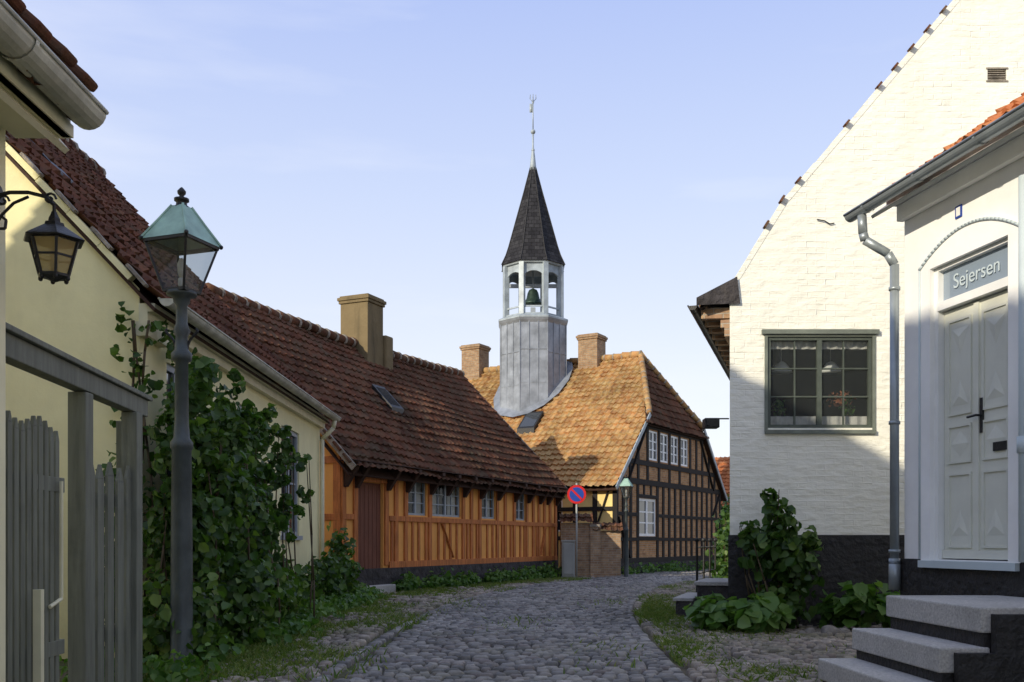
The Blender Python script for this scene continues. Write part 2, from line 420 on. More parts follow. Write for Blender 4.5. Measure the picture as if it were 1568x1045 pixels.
# ------------------------------------------------------------------ foliage
def leaves(name,clumps,mt,size=.08,parent=None,flat=.4,aspect=.62):
    C=[];Nn=[];S=[];U=[]
    for (cx,cy,cz,rx,ry,rz,n) in clumps:
        n=int(n); d=rng.normal(size=(n,3)); d/=np.linalg.norm(d,axis=1)[:,None]
        rad=rng.uniform(.25,1.0,n)**.55
        rad*=1+.28*np.sin(d[:,0]*7+cx*3)*np.sin(d[:,2]*6+cy)+rng.normal(0,.09,n)
        P=d*rad[:,None]*np.array([rx,ry,rz])+np.array([cx,cy,cz])
        ok=P[:,2]>.01; P=P[ok]; d=d[ok]; m=len(P)
        nn=d*.8+rng.normal(0,.55,(m,3))+np.array([0,-.15,flat]); nn/=np.linalg.norm(nn,axis=1)[:,None]
        tone=rng.normal(0,.09)
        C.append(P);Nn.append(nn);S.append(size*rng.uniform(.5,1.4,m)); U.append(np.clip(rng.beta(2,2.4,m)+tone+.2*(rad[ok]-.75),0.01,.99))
    C=np.concatenate(C);Nn=np.concatenate(Nn);S=np.concatenate(S);U=np.concatenate(U); n=len(C)
    r=rng.normal(size=(n,3)); r[:,2]-=.9
    T=r-(r*Nn).sum(1)[:,None]*Nn; T/=np.linalg.norm(T,axis=1)[:,None]; B=np.cross(Nn,T)
    tpl=[(0,0,0),(.28,.42,.10),(.68,.36,.07),(1,0,-.06),(.68,-.36,.07),(.28,-.42,.10)]
    vs=[]
    for (x,y,z) in tpl: vs.append(C+S[:,None]*(T*(x-.5)+B*(y*aspect*1.6)+Nn*z*1.6))
    P=np.stack(vs,1).reshape(-1,3); b=np.arange(n)*6
    F=np.concatenate([np.stack([b,b+3,b+2,b+1],1),np.stack([b,b+5,b+4,b+3],1)])
    return nmesh(name,P,F,np.concatenate([U,U]),mt,parent,False)

def blades(name,pts,mt,h=.1,parent=None):
    P=np.array(pts); n=len(P); a=rng.uniform(0,2*np.pi,n); H=h*rng.uniform(.4,1.4,n); w=.006+.006*rng.random(n)
    d=np.stack([np.cos(a),np.sin(a),np.zeros(n)],1); lean=np.stack([rng.normal(0,.5,n),rng.normal(0,.5,n),np.ones(n)],1)
    m=P+lean*H[:,None]*.55; t=P+lean*H[:,None]*np.array([1.35,1.35,1])
    vs=np.stack([P-d*w[:,None],P+d*w[:,None],m+d*w[:,None]*.7,t,m-d*w[:,None]*.7],1).reshape(-1,3)
    b=np.arange(n)*5; F=np.stack([b,b+1,b+2,b+3,b+4],1)
    return nmesh(name,vs,F,rng.random(n),mt,parent,False)

def stones(name,L,mt):
    L=np.array(L); n=len(L); x,y,lx,ly,an,h,z=L.T
    k=np.arange(8); th=2*np.pi*(k+.5)/8; cs=np.sign(np.cos(th))*np.abs(np.cos(th))**.55; sn=np.sign(np.sin(th))*np.abs(np.sin(th))**.55
    rings=[(1.0,-.05,0),(.97,0,.45),(.74,0,.95)]
    vs=[]
    for r,dz,hz in rings:
        px=(r*cs[None]+rng.normal(0,.05,(n,8))*.7)*lx[:,None]/2; py=(r*sn[None]+rng.normal(0,.05,(n,8))*.7)*ly[:,None]/2
        X=x[:,None]+px*np.cos(an)[:,None]-py*np.sin(an)[:,None]; Y=y[:,None]+px*np.sin(an)[:,None]+py*np.cos(an)[:,None]
        Z=z[:,None]+dz+h[:,None]*hz+rng.normal(0,.003,(n,8)); vs.append(np.stack([X,Y,Z],2))
    top=np.stack([x,y,z+h*1.05],1)[:,None,:]
    P=np.concatenate(vs+[top],1).reshape(-1,3); b=(np.arange(n)*25)[:,None]
    k2=(k+1)%8; F=[]
    for rr in (0,8): F.append(np.stack([b+rr+k,b+rr+k2,b+rr+8+k2,b+rr+8+k],2).reshape(-1,4))
    kk=np.arange(0,8,2)
    F.append(np.stack([b+16+kk,b+16+(kk+1)%8,b+16+(kk+2)%8,np.broadcast_to(b+24,(n,4))],2).reshape(-1,4))
    U=rng.random(n); uv=np.concatenate([np.repeat(U,8),np.repeat(U,8),np.repeat(U,4)])
    return nmesh(name,P,np.concatenate(F),uv,mt)

# ================================================================== GROUND
g=MB(); g.poly([(-300,-300,-.02),(300,-300,-.02),(300,500,-.02),(-300,500,-.02)]); g.make('ground','ground',recalc=False)
RY=[0,8,14,19,24.6,30,35,42,50]; RX=[-.2,-.1,.1,.65,1.9,4.0,6.8,10.9,15.6]
YY=np.linspace(0,50,400); XX=np.interp(YY,RY,RX); ker=np.ones(40)/40; XX=np.convolve(np.pad(XX,20,mode='edge'),ker,mode='same')[20:-20]
XX[:8]=XX[8]
def cx(y): return float(np.interp(y,YY,XX))
def hw(y): return 1.3+.012*y
sl=[];co=[]
y=5.0
rows=[]
while y<40:
    dx=cx(y+.05)-cx(y-.05); ang=math.atan2(.1,dx)-math.pi/2; L=math.hypot(dx,.1)
    rows.append((y,ang)); y+= .135*.1/L
for k,(y,ang) in enumerate(rows):
    w=hw(y); s=-w+random.uniform(0,.1); 
    while s<w:
        l=random.uniform(.10,.175)
        c,sn=math.cos(ang),math.sin(ang); a=s+l/2
        crown=.02*(1-(a/w)**2); wv=.018*math.sin(a*1.9+y*.7)+.014*math.sin(y*1.3)
        sl.append((cx(y)+a*c,y+a*sn,l*.94,.126*random.uniform(.88,1.03),ang+random.gauss(0,.05),.034*random.uniform(.7,1.3),crown+wv+random.gauss(0,.005)))
        s+=l
    for sd in (-1,1):
        a=sd*(w+.10); sl.append((cx(y)+a*math.cos(ang),y+a*math.sin(ang),.12,.14,ang+random.gauss(0,.06),.030,random.gauss(0,.006)))
def leftlim(y):
    if y<19.5: return -3.4 if y<17 else -3.2
    return -3.58+.414*(y-20.5)/.91+.35
def rightlim(y):
    if y<8.9: return 5.6-.2*y
    if y<13: return 5.5
    return 2.7+.3*(y-13) if y<33 else 12
yy=5.5
while yy<36:
    st=.115 if yy<18 else .15
    xx=leftlim(yy); R=rightlim(yy)
    while xx<R:
        a=xx-cx(yy); sl_w=hw(yy)*1.02+.2
        if abs(a)>sl_w and not (yy<7.7 and xx>2.3):
            dens=1.0
            if a<0: dens=.92 if abs(a)<sl_w+.5 else .42
            if random.random()<dens:
                d=st*random.uniform(.7,1.12)
                co.append((xx+random.gauss(0,.018),yy+random.gauss(0,.018),d,d*random.uniform(.7,1.1),random.uniform(0,3.1),random.uniform(.03,.052),random.uniform(-.006,.012)))
        xx+=st*.98
    yy+=st*.92
stones('cobblestone_road',sl,'setts'); stones('cobblestone_pavement',co,'cobble')

gp=[]
for _ in range(95000):
    y=random.uniform(7.5,30) if random.random()<.6 else random.uniform(8,16); side=random.random()
    if side<.78:
        l=leftlim(y); x=l+abs(random.gauss(0,.9)); 
        if x>cx(y)-hw(y)+.1: continue
        thr=-.9 if x<l+.8 else (-.3 if x<l+1.3 else .3)
    else:
        x=cx(y)+hw(y)+.2+abs(random.gauss(0,.7)); thr=.35
        if x>rightlim(y)-.1 and y>13: continue
        if x>2.3 and y<7.7: continue
    if math.sin(x*3.1+y*.9)+math.sin(y*1.7-x*2.2)+random.gauss(0,.5)<thr: continue
    gp.append((x,y,0))
for _ in range(9000):
    y=random.gauss(15.5,1.6); x=cx(y)+hw(y)+.35+abs(random.gauss(0,.28)); 
    if x<rightlim(y): gp.append((x,y,0))
for _ in range(2500):
    y=random.uniform(8,24); x=cx(y)+random.uniform(-1,1)*hw(y); 
    if math.sin(x*2.1+y*.6)+math.sin(y*1.1-x*3)+random.gauss(0,.4)>.9: gp.append((x,y,.02))
blades('grass',gp,'grass',.072)

# ================================================================== HOUSE A (near left)
A=empty('yellow_house',(-5,0,0)); FA=Frame((-2.43,-9),(0,1)); LA=13.7; DA=10.0; zEA=3.45; zRA=9.25
wall(FA,0,LA,0,zEA-.1,[(11.2,12.1,1.3,2.35)]).make('street_wall','cream',A)
window(A,FA,11.2,12.1,1.3,2.35,2,3,'framegrey')
mb=MB(); mb.poly(gable(FA,0,DA,zEA-.05,zRA-.05)); mb.poly(gable(FA,LA,DA,zEA-.05,zRA-.05)); mb.poly([FA.p(0,-DA,0),FA.p(LA,-DA,0),FA.p(LA,-DA,zEA-.1),FA.p(0,-DA,zEA-.1)]); mb.make('gable_walls','cream',A)
roof_pair(A,FA,LA,DA,zEA,zRA,.3,.1,'roofB',seed=11,deckm='creamtrim')
ridge(A,FA.p(0,-DA/2,zRA+.05),FA.p(LA,-DA/2,zRA+.05),'roofB')
mb=MB()
def gutter(mb,p0,p1,r=.075,n=10,th=.012):
    p0=V(p0);p1=V(p1); d=(p1-p0).normalized(); x=d.cross(V((0,0,1))).normalized()
    ang=[math.pi+math.pi*k/n for k in range(n+1)]
    for (a0,a1) in zip(ang[:-1],ang[1:]):
        for rr in (r,r-th):
            q=[p+x*rr*math.cos(a)+V((0,0,rr*math.sin(a))) for p,a in ((p0,a0),(p0,a1),(p1,a1),(p1,a0))]; mb.poly(q)
    mb.cyl(p0+x*r,p1+x*r,.012,n=6); mb.cyl(p0-x*r,p1-x*r,.012,n=6)
    for p in (p0,p1): mb.poly([p+x*r*math.cos(a)+V((0,0,r*math.sin(a))) for a in ang])
    L=(p1-p0).length; k=.3
    while k<L:
        p=p0+d*k
        for (a0,a1) in zip(ang[:-1],ang[1:]):
            q=[pp+x*(r+.008)*math.cos(a)+V((0,0,(r+.008)*math.sin(a))) for pp,a in ((p-d*.015,a0),(p-d*.015,a1),(p+d*.015,a1),(p+d*.015,a0))]; mb.poly(q)
        k+=.75
gutter(mb,FA.p(0,.38,zEA-.22),FA.p(LA+.05,.38,zEA-.22),.085)
mb.make('gutter','gutterA',A,True)
mb=MB(); mb.fbox(FA,0,LA+.06,.02,.3,zEA-.34,zEA-.28); mb.fbox(FA,0,LA+.05,.25,.29,zEA-.34,zEA-.2); mb.make('eaves_board','creamtrim',A)
mb=MB()
for k in range(12):
    y=4.70-k*.235; j=random.uniform(-.015,.02)
    mb.beam((-2.02+j,y,3.34+j),(-2.2,y,3.50+j),.13,.05)
mb.make('eaves_tile_ends','roofB',A,bevel=.015)

# wall lantern
WL=empty('wall_lantern',(-2.43,4.6,2.6)); mb=MB(); lx,ly=-2.15,4.6
mb.cyl((-2.44,ly,2.78),(-2.41,ly,2.78),.05,n=12)
arc=[(-2.43,ly,2.77),(-2.36,ly,2.79),(-2.27,ly,2.79),(-2.19,ly,2.77),(-2.15,ly,2.73),(lx,ly,2.69)]; mb.tube(arc,.009,6)
arc=[(-2.43,ly,2.62),(-2.38,ly,2.62),(-2.375,ly,2.66),(-2.40,ly,2.68),(-2.41,ly,2.66)]; mb.tube(arc,.007,6)
arc=[(-2.40,ly,2.68),(-2.34,ly,2.74),(-2.27,ly,2.77)]; mb.tube(arc,.007,6)
sp=[(-2.17+.03*(1-t/14)*math.cos(t*.7),ly,2.76+.03*(1-t/14)*math.sin(t*.7)) for t in range(12)]; mb.tube(sp,.006,6)
sp=[(-2.39+.03*(1-t/14)*math.cos(t*.7),ly,2.75+.03*(1-t/14)*math.sin(t*.7)) for t in range(12)]; mb.tube(sp,.006,6)
mb.lathe((lx,ly,2.5),[(.012,.2),(.02,.18),(.028,.165),(.03,.15),(.045,.145),(.05,.13),(.132,.075),(.145,.065),(.14,.06),(.1,.06)],6)
for k in range(6):
    a=math.pi/3*k; c,s=math.cos(a),math.sin(a)
    mb.beam((lx+.112*c,ly+.112*s,2.56),(lx+.068*c,ly+.068*s,2.40),.012,.012)
    b=a+math.pi/3; c2,s2=math.cos(b),math.sin(b)
    for rr,zz in ((.112,2.56),(.09,2.485),(.068,2.40)): mb.beam((lx+rr*c,ly+rr*s,zz),(lx+rr*c2,ly+rr*s2,zz),.009,.009)
    mb.ball((lx+.064*c,ly+.064*s,2.385),.012,6)
mb.lathe((lx,ly,2.37),[(.01,0),(.03,.01),(.075,.022),(.075,.03)],6)
mb.make('lantern_frame','iron',WL)
mb=MB()
for k in range(6):
    a=math.pi/3*k; b=a+math.pi/3
    mb.poly([(lx+.066*math.cos(a),ly+.066*math.sin(a),2.40),(lx+.066*math.cos(b),ly+.066*math.sin(b),2.40),(lx+.109*math.cos(b),ly+.109*math.sin(b),2.56),(lx+.109*math.cos(a),ly+.109*math.sin(a),2.56)])
mb.make('lantern_glass','amber',WL)
mb=MB(); mb.cyl((lx,ly,2.42),(lx,ly,2.50),.018); mb.ball((lx,ly,2.51),.022); mb.make('lantern_bulb','curtain',WL,True)

# ================================================================== garden gate & fence (left)
GT=empty('garden_gate',(-2.85,6.5,0)); mb=MB()
mb.beam((-2.70,4.75,2.20),(-2.93,7.75,2.20),.10,.13); mb.beam((-2.70,4.75,2.285),(-2.94,7.8,2.285),.16,.035)
for (x,y,t) in ((-2.89,7.45,2.13),(-2.84,6.45,2.13),(-3.05,7.75,2.1)): mb.box(x-.06,x+.06,y-.06,y+.06,0,t)
mb.box(-2.75,-2.65,4.8,4.9,0,2.13)
mb.make('posts_and_beam','fence',GT,bevel=.006)
mb=MB()
for k in range(12):
    y=5.05+k*.085; x=-2.72-.02*k*.09*4; top=1.86+.03*math.sin(k)
    mb.box(x-.012,x+.012,y,y+.05,.08,top-.06); mb.hexa([(x-.012,y,top-.06),(x+.012,y,top-.06),(x+.012,y+.05,top-.06),(x-.012,y+.05,top-.06),(x-.012,y+.02,top),(x+.012,y+.02,top),(x+.012,y+.03,top),(x-.012,y+.03,top)])
for k in range(5):
    y=6.62+k*.17; x=-2.88+random.uniform(-.006,.006); top=1.72-.03*(k%2)
    mb.box(x-.012,x+.012,y,y+.11,.08,top-.1); mb.hexa([(x-.012,y,top-.1),(x+.012,y,top-.1),(x+.012,y+.11,top-.1),(x-.012,y+.11,top-.1),(x-.012,y+.05,top),(x+.012,y+.05,top),(x+.012,y+.06,top),(x-.012,y+.06,top)])
mb.beam((-2.76,5.0,.5),(-2.80,6.1,.5),.03,.09); mb.beam((-2.76,5.0,1.5),(-2.80,6.1,1.5),.03,.09)
mb.beam((-2.90,6.5,.5),(-2.93,7.4,.5),.03,.09); mb.beam((-2.90,6.5,1.45),(-2.93,7.4,1.45),.03,.09)
mb.make('pickets','fence',GT,bevel=.003)
mb=MB(); mb.box(-2.70,-2.655,5.52,5.56,0,.88); mb.tube([(-2.76,6.0,1.52),(-2.76,6.0,.8),(-2.76,5.85,.76)],.012,6); mb.make('latch_post','creamtrim',GT)

# ================================================================== HOUSE B
B=empty('yellow_house',(-7,14,0)); FB=Frame((-3.65,9.6),(0,1)); LB=9.0; DB=8.4; zEB=3.68; zRB=8.1
wB=[(.75,1.5,1.35,3.05),(3.4,4.3,1.35,3.0),(5.9,7.2,1.25,3.0)]
wall(FB,0,LB,0,zEB-.08,wB).make('street_wall','yellow',B)
for a,b,c,d in wB: window(B,FB,a,b,c,d,1,4,'framegrey',.04,.07,.03)
mb=MB()
for a,b,c,d in wB: mb.fbox(FB,a-.06,b+.06,-.05,.05,c-.07,c)
mb.make('window_sills','framegrey',B)
mb=MB(); mb.poly(gable(FB,0,DB,zEB-.05,zRB-.05)); mb.poly(gable(FB,LB,DB,zEB-.05,zRB-.05)); mb.poly([FB.p(0,-DB,0),FB.p(LB,-DB,0),FB.p(LB,-DB,zEB-.1),FB.p(0,-DB,zEB-.1)]); mb.make('gable_walls','yellow',B)
roof_pair(B,FB,LB,DB,zEB,zRB,.22,.08,'roofB',seed=21)
ridge(B,FB.p(0,-DB/2,zRB+.05),FB.p(LB,-DB/2,zRB+.05),'roofB')
mb=MB(); gutter(mb,FB.p(-.1,.3,zEB-.17),FB.p(LB+.15,.3,zEB-.17),.075); mb.make('gutter','gutterA',B,True)
mb=MB(); mb.tube([FB.p(LB-.1,.3,zEB-.24),FB.p(LB-.1,.28,zEB-.38),FB.p(LB-.12,.07,zEB-.6),FB.p(LB-.12,.07,.1)],.04,10); mb.make('downpipe','creamtrim',B,True)
mb=MB(); mb.fbox(FB,-.03,LB+.03,.003,.16,zEB-.28,zEB-.2); mb.fbox(FB,-.03,LB+.03,.003,.09,zEB-.38,zEB-.28)
mb.fbox(FB,-.05,.55,-.02,.003+.1,zEB-.52,zEB-.38); mb.make('cornice','creamtrim',B)
tanB=(zRB-zEB)/(DB/2)
mb=MB()
for k in range(14):
    o=-.05-k*.3; j=random.uniform(-.02,.02); p=FB.p(-.06,o,zEB-o*tanB-.02+j)
    mb.beam(p,FB.p(-.06,o-.3,zEB-(o-.3)*tanB-.02+j*.3),.1,.06)
mb.make('verge_mortar','yellow',B)
mb=MB()
for k in range(13):
    o=.05-k*.34; z=zEB-o*tanB; mb.beam(FB.p(-.11,o+.06,z+.0),FB.p(-.11,o-.12,z+.2),.09,.03)
mb.make('verge_tiles','mortar',B)
mb=MB(); tan=tanB
for (a,o) in ((1.6,-1.55),):
    p=lambda aa,oo,h: FB.p(aa,oo,zEB-oo*tan+h)
    mb.hexa([p(a,o,.0),p(a+.5,o,.0),p(a+.5,o-.5,.0),p(a,o-.5,.0),p(a,o,.10),p(a+.5,o,.10),p(a+.5,o-.5,.10),p(a,o-.5,.10)])
mb.make('roof_window','iron',B)

# ================================================================== street lamp builder
def street_lamp(x,y,sc,rot=-.35):
    e=empty('street_lamp',(x,y,0)); P=MB(); c=(x,y,0)
    pr=[(.115,0),(.115,.12),(.095,.16),(.093,.9),(.09,1.3),(.083,1.95),(.097,1.97),(.097,2.02),(.07,2.06),(.06,2.2),(.055,2.72),(.085,2.74),(.09,2.80),(.06,2.83),(.052,2.95),(.075,3.0),(.05,3.06),(.048,3.22),(.07,3.25),(.075,3.29),(.13,3.31),(.13,3.34)]
    P.lathe(c,[(r*sc,z*sc) for r,z in pr],16)
    P.make('post','lamppost',e,True)
    Q=MB()
    for sd in (-1,1):
        sp=[(x+sd*(.05+.045*(1-math.cos(t)))*sc,y,(2.84+.05*t+.03*math.sin(t))*sc) for t in [k*.5 for k in range(9)]]
        Q.tube(sp,.012*sc,6)
    def sq(r,z,k,rr=rot): 
        a=math.pi/4+math.pi/2*k+rr; return V((x+r*math.cos(a)*sc,y+r*math.sin(a)*sc,z*sc))
    for k in range(4):
        Q.beam(sq(.15,3.34,k),sq(.305,3.76,k),.02*sc,.02*sc)
        Q.beam(sq(.15,3.345,k),sq(.15,3.345,k+1),.025*sc,.025*sc); Q.beam(sq(.305,3.76,k),sq(.305,3.76,k+1),.035*sc,.03*sc)
        Q.ball(sq(.335,3.775,k),.02*sc,6)
    for k in (0,1): Q.beam(sq(.15,3.35,k),sq(.15,3.35,k+2),.02*sc,.02*sc)
    Q.make('lantern_frame','iron',e)
    G=MB()
    for k in range(4): G.poly([sq(.145,3.35,k),sq(.145,3.35,k+1),sq(.30,3.75,k+1),sq(.30,3.75,k)])
    G.make('lantern_glass','clear',e)
    R=MB()
    prof=[(.335,3.77),(.32,3.79),(.195,3.95),(.085,4.09)]
    for (r0,z0),(r1,z1) in zip(prof[:-1],prof[1:]):
        for k in range(4): R.poly([sq(r0,z0,k),sq(r0,z0,k+1),sq(r1,z1,k+1),sq(r1,z1,k)])
    for k in range(4):
        R.beam(sq(.335,3.785,k),sq(.195,3.955,k),.02*sc,.015*sc); R.beam(sq(.195,3.955,k),sq(.085,4.095,k),.02*sc,.015*sc)
    R.make('copper_roof','copper',e)
    K=MB(); K.lathe(c,[(r*sc,z*sc) for r,z in [(.07,4.07),(.065,4.09),(.05,4.10),(.045,4.13),(.065,4.14),(.065,4.16),(.025,4.17),(.018,4.185),(.036,4.205),(.038,4.225),(.018,4.25),(.005,4.262)]],12)
    K.make('finial','iron',e,True)
    U=MB(); U.cyl((x,y,3.36*sc),(x,y,3.46*sc),.03*sc); U.lathe((x,y,0),[(r*sc,z*sc) for r,z in [(.02,3.46),(.035,3.52),(.04,3.58),(.02,3.63),(.005,3.64)]],10); U.make('bulb','curtain',e,True)
    return e
street_lamp(-2.90,8.6,1.0)
street_lamp(3.5,30.0,.755)

# ================================================================== ORANGE HOUSE C
C=empty('orange_timber_house',(-2,27,0)); FC=Frame((-3.58,20.5),(.414,.910)); LC=12.05; DC=7.0; zEC=3.12; zRC=6.75
opsC=[(.6,1.65,.35,2.45),(2.72,3.62,1.78,2.62),(3.92,5.42,1.78,2.62),(6.6,7.5,1.78,2.62),(8.85,9.6,1.78,2.62)]
wall(FC,0,LC,0.0,zEC-.2,opsC).make('street_wall','orange',C)
mb=MB(); mb.poly(gable(FC,0,DC,zEC-.1,zRC-.1)); mb.poly(gable(FC,LC,DC,zEC-.1,zRC-.1)); mb.poly([FC.p(0,-DC,0),FC.p(LC,-DC,0),FC.p(LC,-DC,zEC-.1),FC.p(0,-DC,zEC-.1)]); mb.make('gable_walls','orange',C)
roof_pair(C,FC,LC,DC,zEC,zRC,.42,.12,'roofC',sag=.14,seed=31)
n=10
for k in range(n):
    f=lambda q: -.14*math.sin(math.pi*q)
    a=k/n;b=(k+1)/n
    ridge(C,FC.p(-.1+a*(LC+.2),-DC/2,zRC+.05+f(a)),FC.p(-.1+b*(LC+.2),-DC/2,zRC+.05+f(b)),'roofC',.13,name='ridge_tiles_%d'%k)
window(C,FC,*opsC[1],1,3,'framegrey',.05,.05,.025,curtain=True); window(C,FC,*opsC[2],2,3,'framegrey',.05,.05,.025,curtain=True); window(C,FC,*opsC[3],1,3,'framegrey',.05,.05,.025,curtain=True); window(C,FC,*opsC[4],1,3,'framegrey',.05,.05,.025,curtain=True)
mb=MB(); W=.045
posts=[.08,.5,1.78,2.2,2.62,3.76,5.52,6.0,6.5,7.6,8.15,8.75,9.7,10.15,10.6,11.05,11.5,11.97]
for a in posts: 
    j=random.uniform(-.02,.02); mb.fbox(FC,a-.075+j,a+.075+j,.0,W,.62,2.88)
mb.fbox(FC,1.86,LC,.0,W+.008,1.62,1.74); mb.fbox(FC,0,.42,.0,W+.008,1.62,1.74)
mb.fbox(FC,1.86,LC,.0,W+.012,.55,.70)
mb.fbox(FC,0,LC,.0,W+.015,2.76,2.9)
mb.fbox(FC,.5,1.78,0,W+.02,2.46,2.6)
for (a,b,c,d) in opsC[1:]: mb.fbox(FC,a-.02,b+.02,.0,W+.004,d+.01,d+.1)
a=2.0
while a<LC-.1:
    if min(abs(a-p) for p in posts)>.15: mb.fbox(FC,a-.045,a+.045,.0,W-.008,.70,1.62)
    a+=.31+random.uniform(-.04,.04)
mb.beam(FC.p(4.35,.016,1.6),FC.p(4.95,.016,.75),.03,.11,FC.n); mb.beam(FC.p(11.1,.016,1.6),FC.p(10.7,.016,.75),.03,.12,FC.n)
FCg=Frame(FC.p(0,-DC,0),FC.n) ; FCg.n=-FC.u
for a in (DC-.09,DC-.9,DC-1.8): mb.fbox(FCg,a-.09,a+.09,0,.03,.5,2.9)
mb.fbox(FCg,0,DC,0,.035,1.6,1.74); mb.fbox(FCg,0,DC,0,.035,2.8,2.95)
mb.make('timber_frame','orangewood',C,bevel=.008)
mb=MB()
for a in [.08,.5,1.78,2.62,3.76,4.6,5.52,6.5,7.6,8.75,9.7,10.6,11.2,11.97]:
    p=[FC.p(a-.055,.045,2.30),FC.p(a+.055,.045,2.30),FC.p(a+.055,.10,2.30),FC.p(a-.055,.10,2.30),FC.p(a-.055,.045,2.84),FC.p(a+.055,.045,2.84),FC.p(a+.055,.40,2.74),FC.p(a-.055,.40,2.74)]
    mb.hexa(p); mb.fbox(FC,a-.06,a+.06,-.05,.42,2.74,2.82)
mb.fbox(FC,-.1,LC+.1,.0,.40,2.84,2.86)
mb.make('eaves_brackets','darkwood',C)
mb=MB(); mb.fbox(FC,-.05,LC+.02,0,.10,0,.3); mb.fbox(FC,-.05,LC+.02,0,.07,.3,.56); mb.make('plinth','plinthstone',C)
mb=MB(); mb.fbox(FC,.6,1.65,-.12,-.07,.35,2.45)
for k in range(6): mb.fbox(FC,.64+k*.165,.79+k*.165,-.07,-.05,.4,2.4)
mb.make('door','doorwood',C)
mb=MB(); mb.fbox(FC,.52,1.72,0.0,.3,0,.2); mb.make('door_step','granite',C,bevel=.02)
mb=MB(); mb.beam(FC.p(-.14,.42,2.68),FC.p(-.14,-DC/2,zRC-.02),.04,.14); mb.beam(FC.p(LC+.14,.42,2.68),FC.p(LC+.14,-DC/2,zRC-.02),.04,.14); mb.make('barge_boards','mortar',C)
mb=MB()
tC=(zRC-zEC)/(DC/2)
for k in range(16):
    o=.36-k*.245; z=zEC-o*tC; mb.beam(FC.p(-.12,o,z+.05),FC.p(-.12,o-.17,z+.05+.17*tC),.2,.05)
mb.make('verge_tiles','roofC',C)
chimney(C,FC,6.15,-3.5,.8,.9,5.8,8.0,'chimY')
mb=MB(); mb.fbox(FC,6.56,6.95,-3.65,-2.95,5.6,7.0); mb.make('chimney_shoulder','chimY',C,bevel=.05)
def skylight(par,F,zE,tan,a,o,w,l,lift=.13):
    p=lambda aa,oo,h: F.p(aa,oo,zE-oo*tan+h)
    mb=MB(); mb.hexa([p(a,o,-.1),p(a+w,o,-.1),p(a+w,o-l,-.1),p(a,o-l,-.1),p(a,o,lift),p(a+w,o,lift),p(a+w,o-l,lift),p(a,o-l,lift)]); mb.make('skylight_frame','iron',par)
    mb=MB(); i=.07; mb.poly([p(a+i,o-i,lift+.006),p(a+w-i,o-i,lift+.006),p(a+w-i,o-l+i,lift+.006),p(a+i,o-l+i,lift+.006)]); mb.make('skylight_glass','glass',par)
skylight(C,FC,zEC-.08,tC,4.4,-1.45,.6,.6,.07)

# ================================================================== TIMBERED HOUSE D
D=empty('half_timbered_house',(3,38,0)); uL=V((.86,-.51,0)).normalized(); D0=V((3.48,33,0)); LD=16.0
FD=Frame(D0-uL*LD,uL); FG=Frame(D0,(.51,.86)); DD=10.8; zED=3.3; zRD=8.45; tD=(zRD-zED)/(DD/2); set_=1.39; hz=5.75
ap=FD.p(LD-set_,-DD/2,zRD); A1=FD.p(LD,-(hz-zED)/tD,hz); A2=FD.p(LD,-DD+(hz-zED)/tD,hz)
def vplane(p,q,toward):
    d=(q-p); d.z=0; n=V((d.y,-d.x,0)).normalized()
    if n.dot(toward)<0: n=-n
    return n
n1=vplane(ap,A1,uL); n2=vplane(ap,A2,uL)
roof_pair(D,FD,LD,DD,zED,zRD,.35,.18,'roofD',cf=[(ap,n1)],cb=[(ap,n2)],sag=.06,seed=41,tw=.26,A=.05,step=.075)
hh=zRD-hz; sl_=math.hypot(set_,hh); uph=(-FG.n*set_+V((0,0,hh)))/sl_
ovh=.2; pe=FG.p(1.9,0,hz)-uph*(ovh*sl_/set_)
tile_roof(D,'roof_hip','roofC',pe,FG.u,7.0,uph,sl_+ovh*sl_/set_,clips=[(ap,-n1),(ap,-n2)],seed=44)
ridge(D,FD.p(0,-DD/2,zRD+.04),FD.p(LD-set_,-DD/2,zRD+.04),'roofD',.13)
ridge(D,ap+V((0,0,.04)),A1+V((0,0,.06))+uL*.15,'roofD',.11,name='hip_ridge_tiles'); ridge(D,ap+V((0,0,.04)),A2+V((0,0,.06))+uL*.15,'roofD',.11,name='hip_ridge_tiles_back')
nf=V((FD.n.x*tD,FD.n.y*tD,1)).normalized(); nb=V((-FD.n.x*tD,-FD.n.y*tD,1)).normalized()
clG=[(FD.p(0,0,zED-.1),nf),(FD.p(0,-DD,zED-.1),nb)]
opsG=[(1.98,3.55,1.35,2.7)]+[(2.9+i*1.05,3.72+i*1.05,4.12,5.2) for i in range(4)]
wall(FG,0,DD,.0,hz,opsG).make('gable_wall','brickD',D,clips=clG)
window(D,FG,*opsG[0],1,3,'framewhite',.03,.09,.05,case=2)
for o in opsG[1:]: window(D,FG,*o,1,3,'framewhite',.03,.07,.045,case=2)
mb=MB()
for a in [.1,.62,1.25,1.86,3.68,4.25,4.85,5.45,6.05,6.65,7.25,7.85,8.45,9.05,9.65,10.25,10.7]:
    mb.fbox(FG,a-.09,a+.09,.0,.035,.45,3.2)
for a in [.5,1.2,1.9,2.75,3.83,4.88,5.93,7.1,7.8,8.5,9.3,10.0]: mb.fbox(FG,a-.085,a+.085,.0,.035,3.2,hz)
mb.fbox(FG,2.36,2.5,0,.03,2.75,3.2); mb.fbox(FG,3.0,3.14,0,.03,2.75,3.2)
for z0,z1 in ((.4,.58),(3.18,3.38),(3.88,4.06),(5.25,5.4),(2.05,2.17)):
    if z0==2.05: mb.fbox(FG,0,1.9,0,.04,z0,z1); mb.fbox(FG,3.62,DD,0,.04,z0,z1)
    else: mb.fbox(FG,0,DD,0,.045,z0,z1)
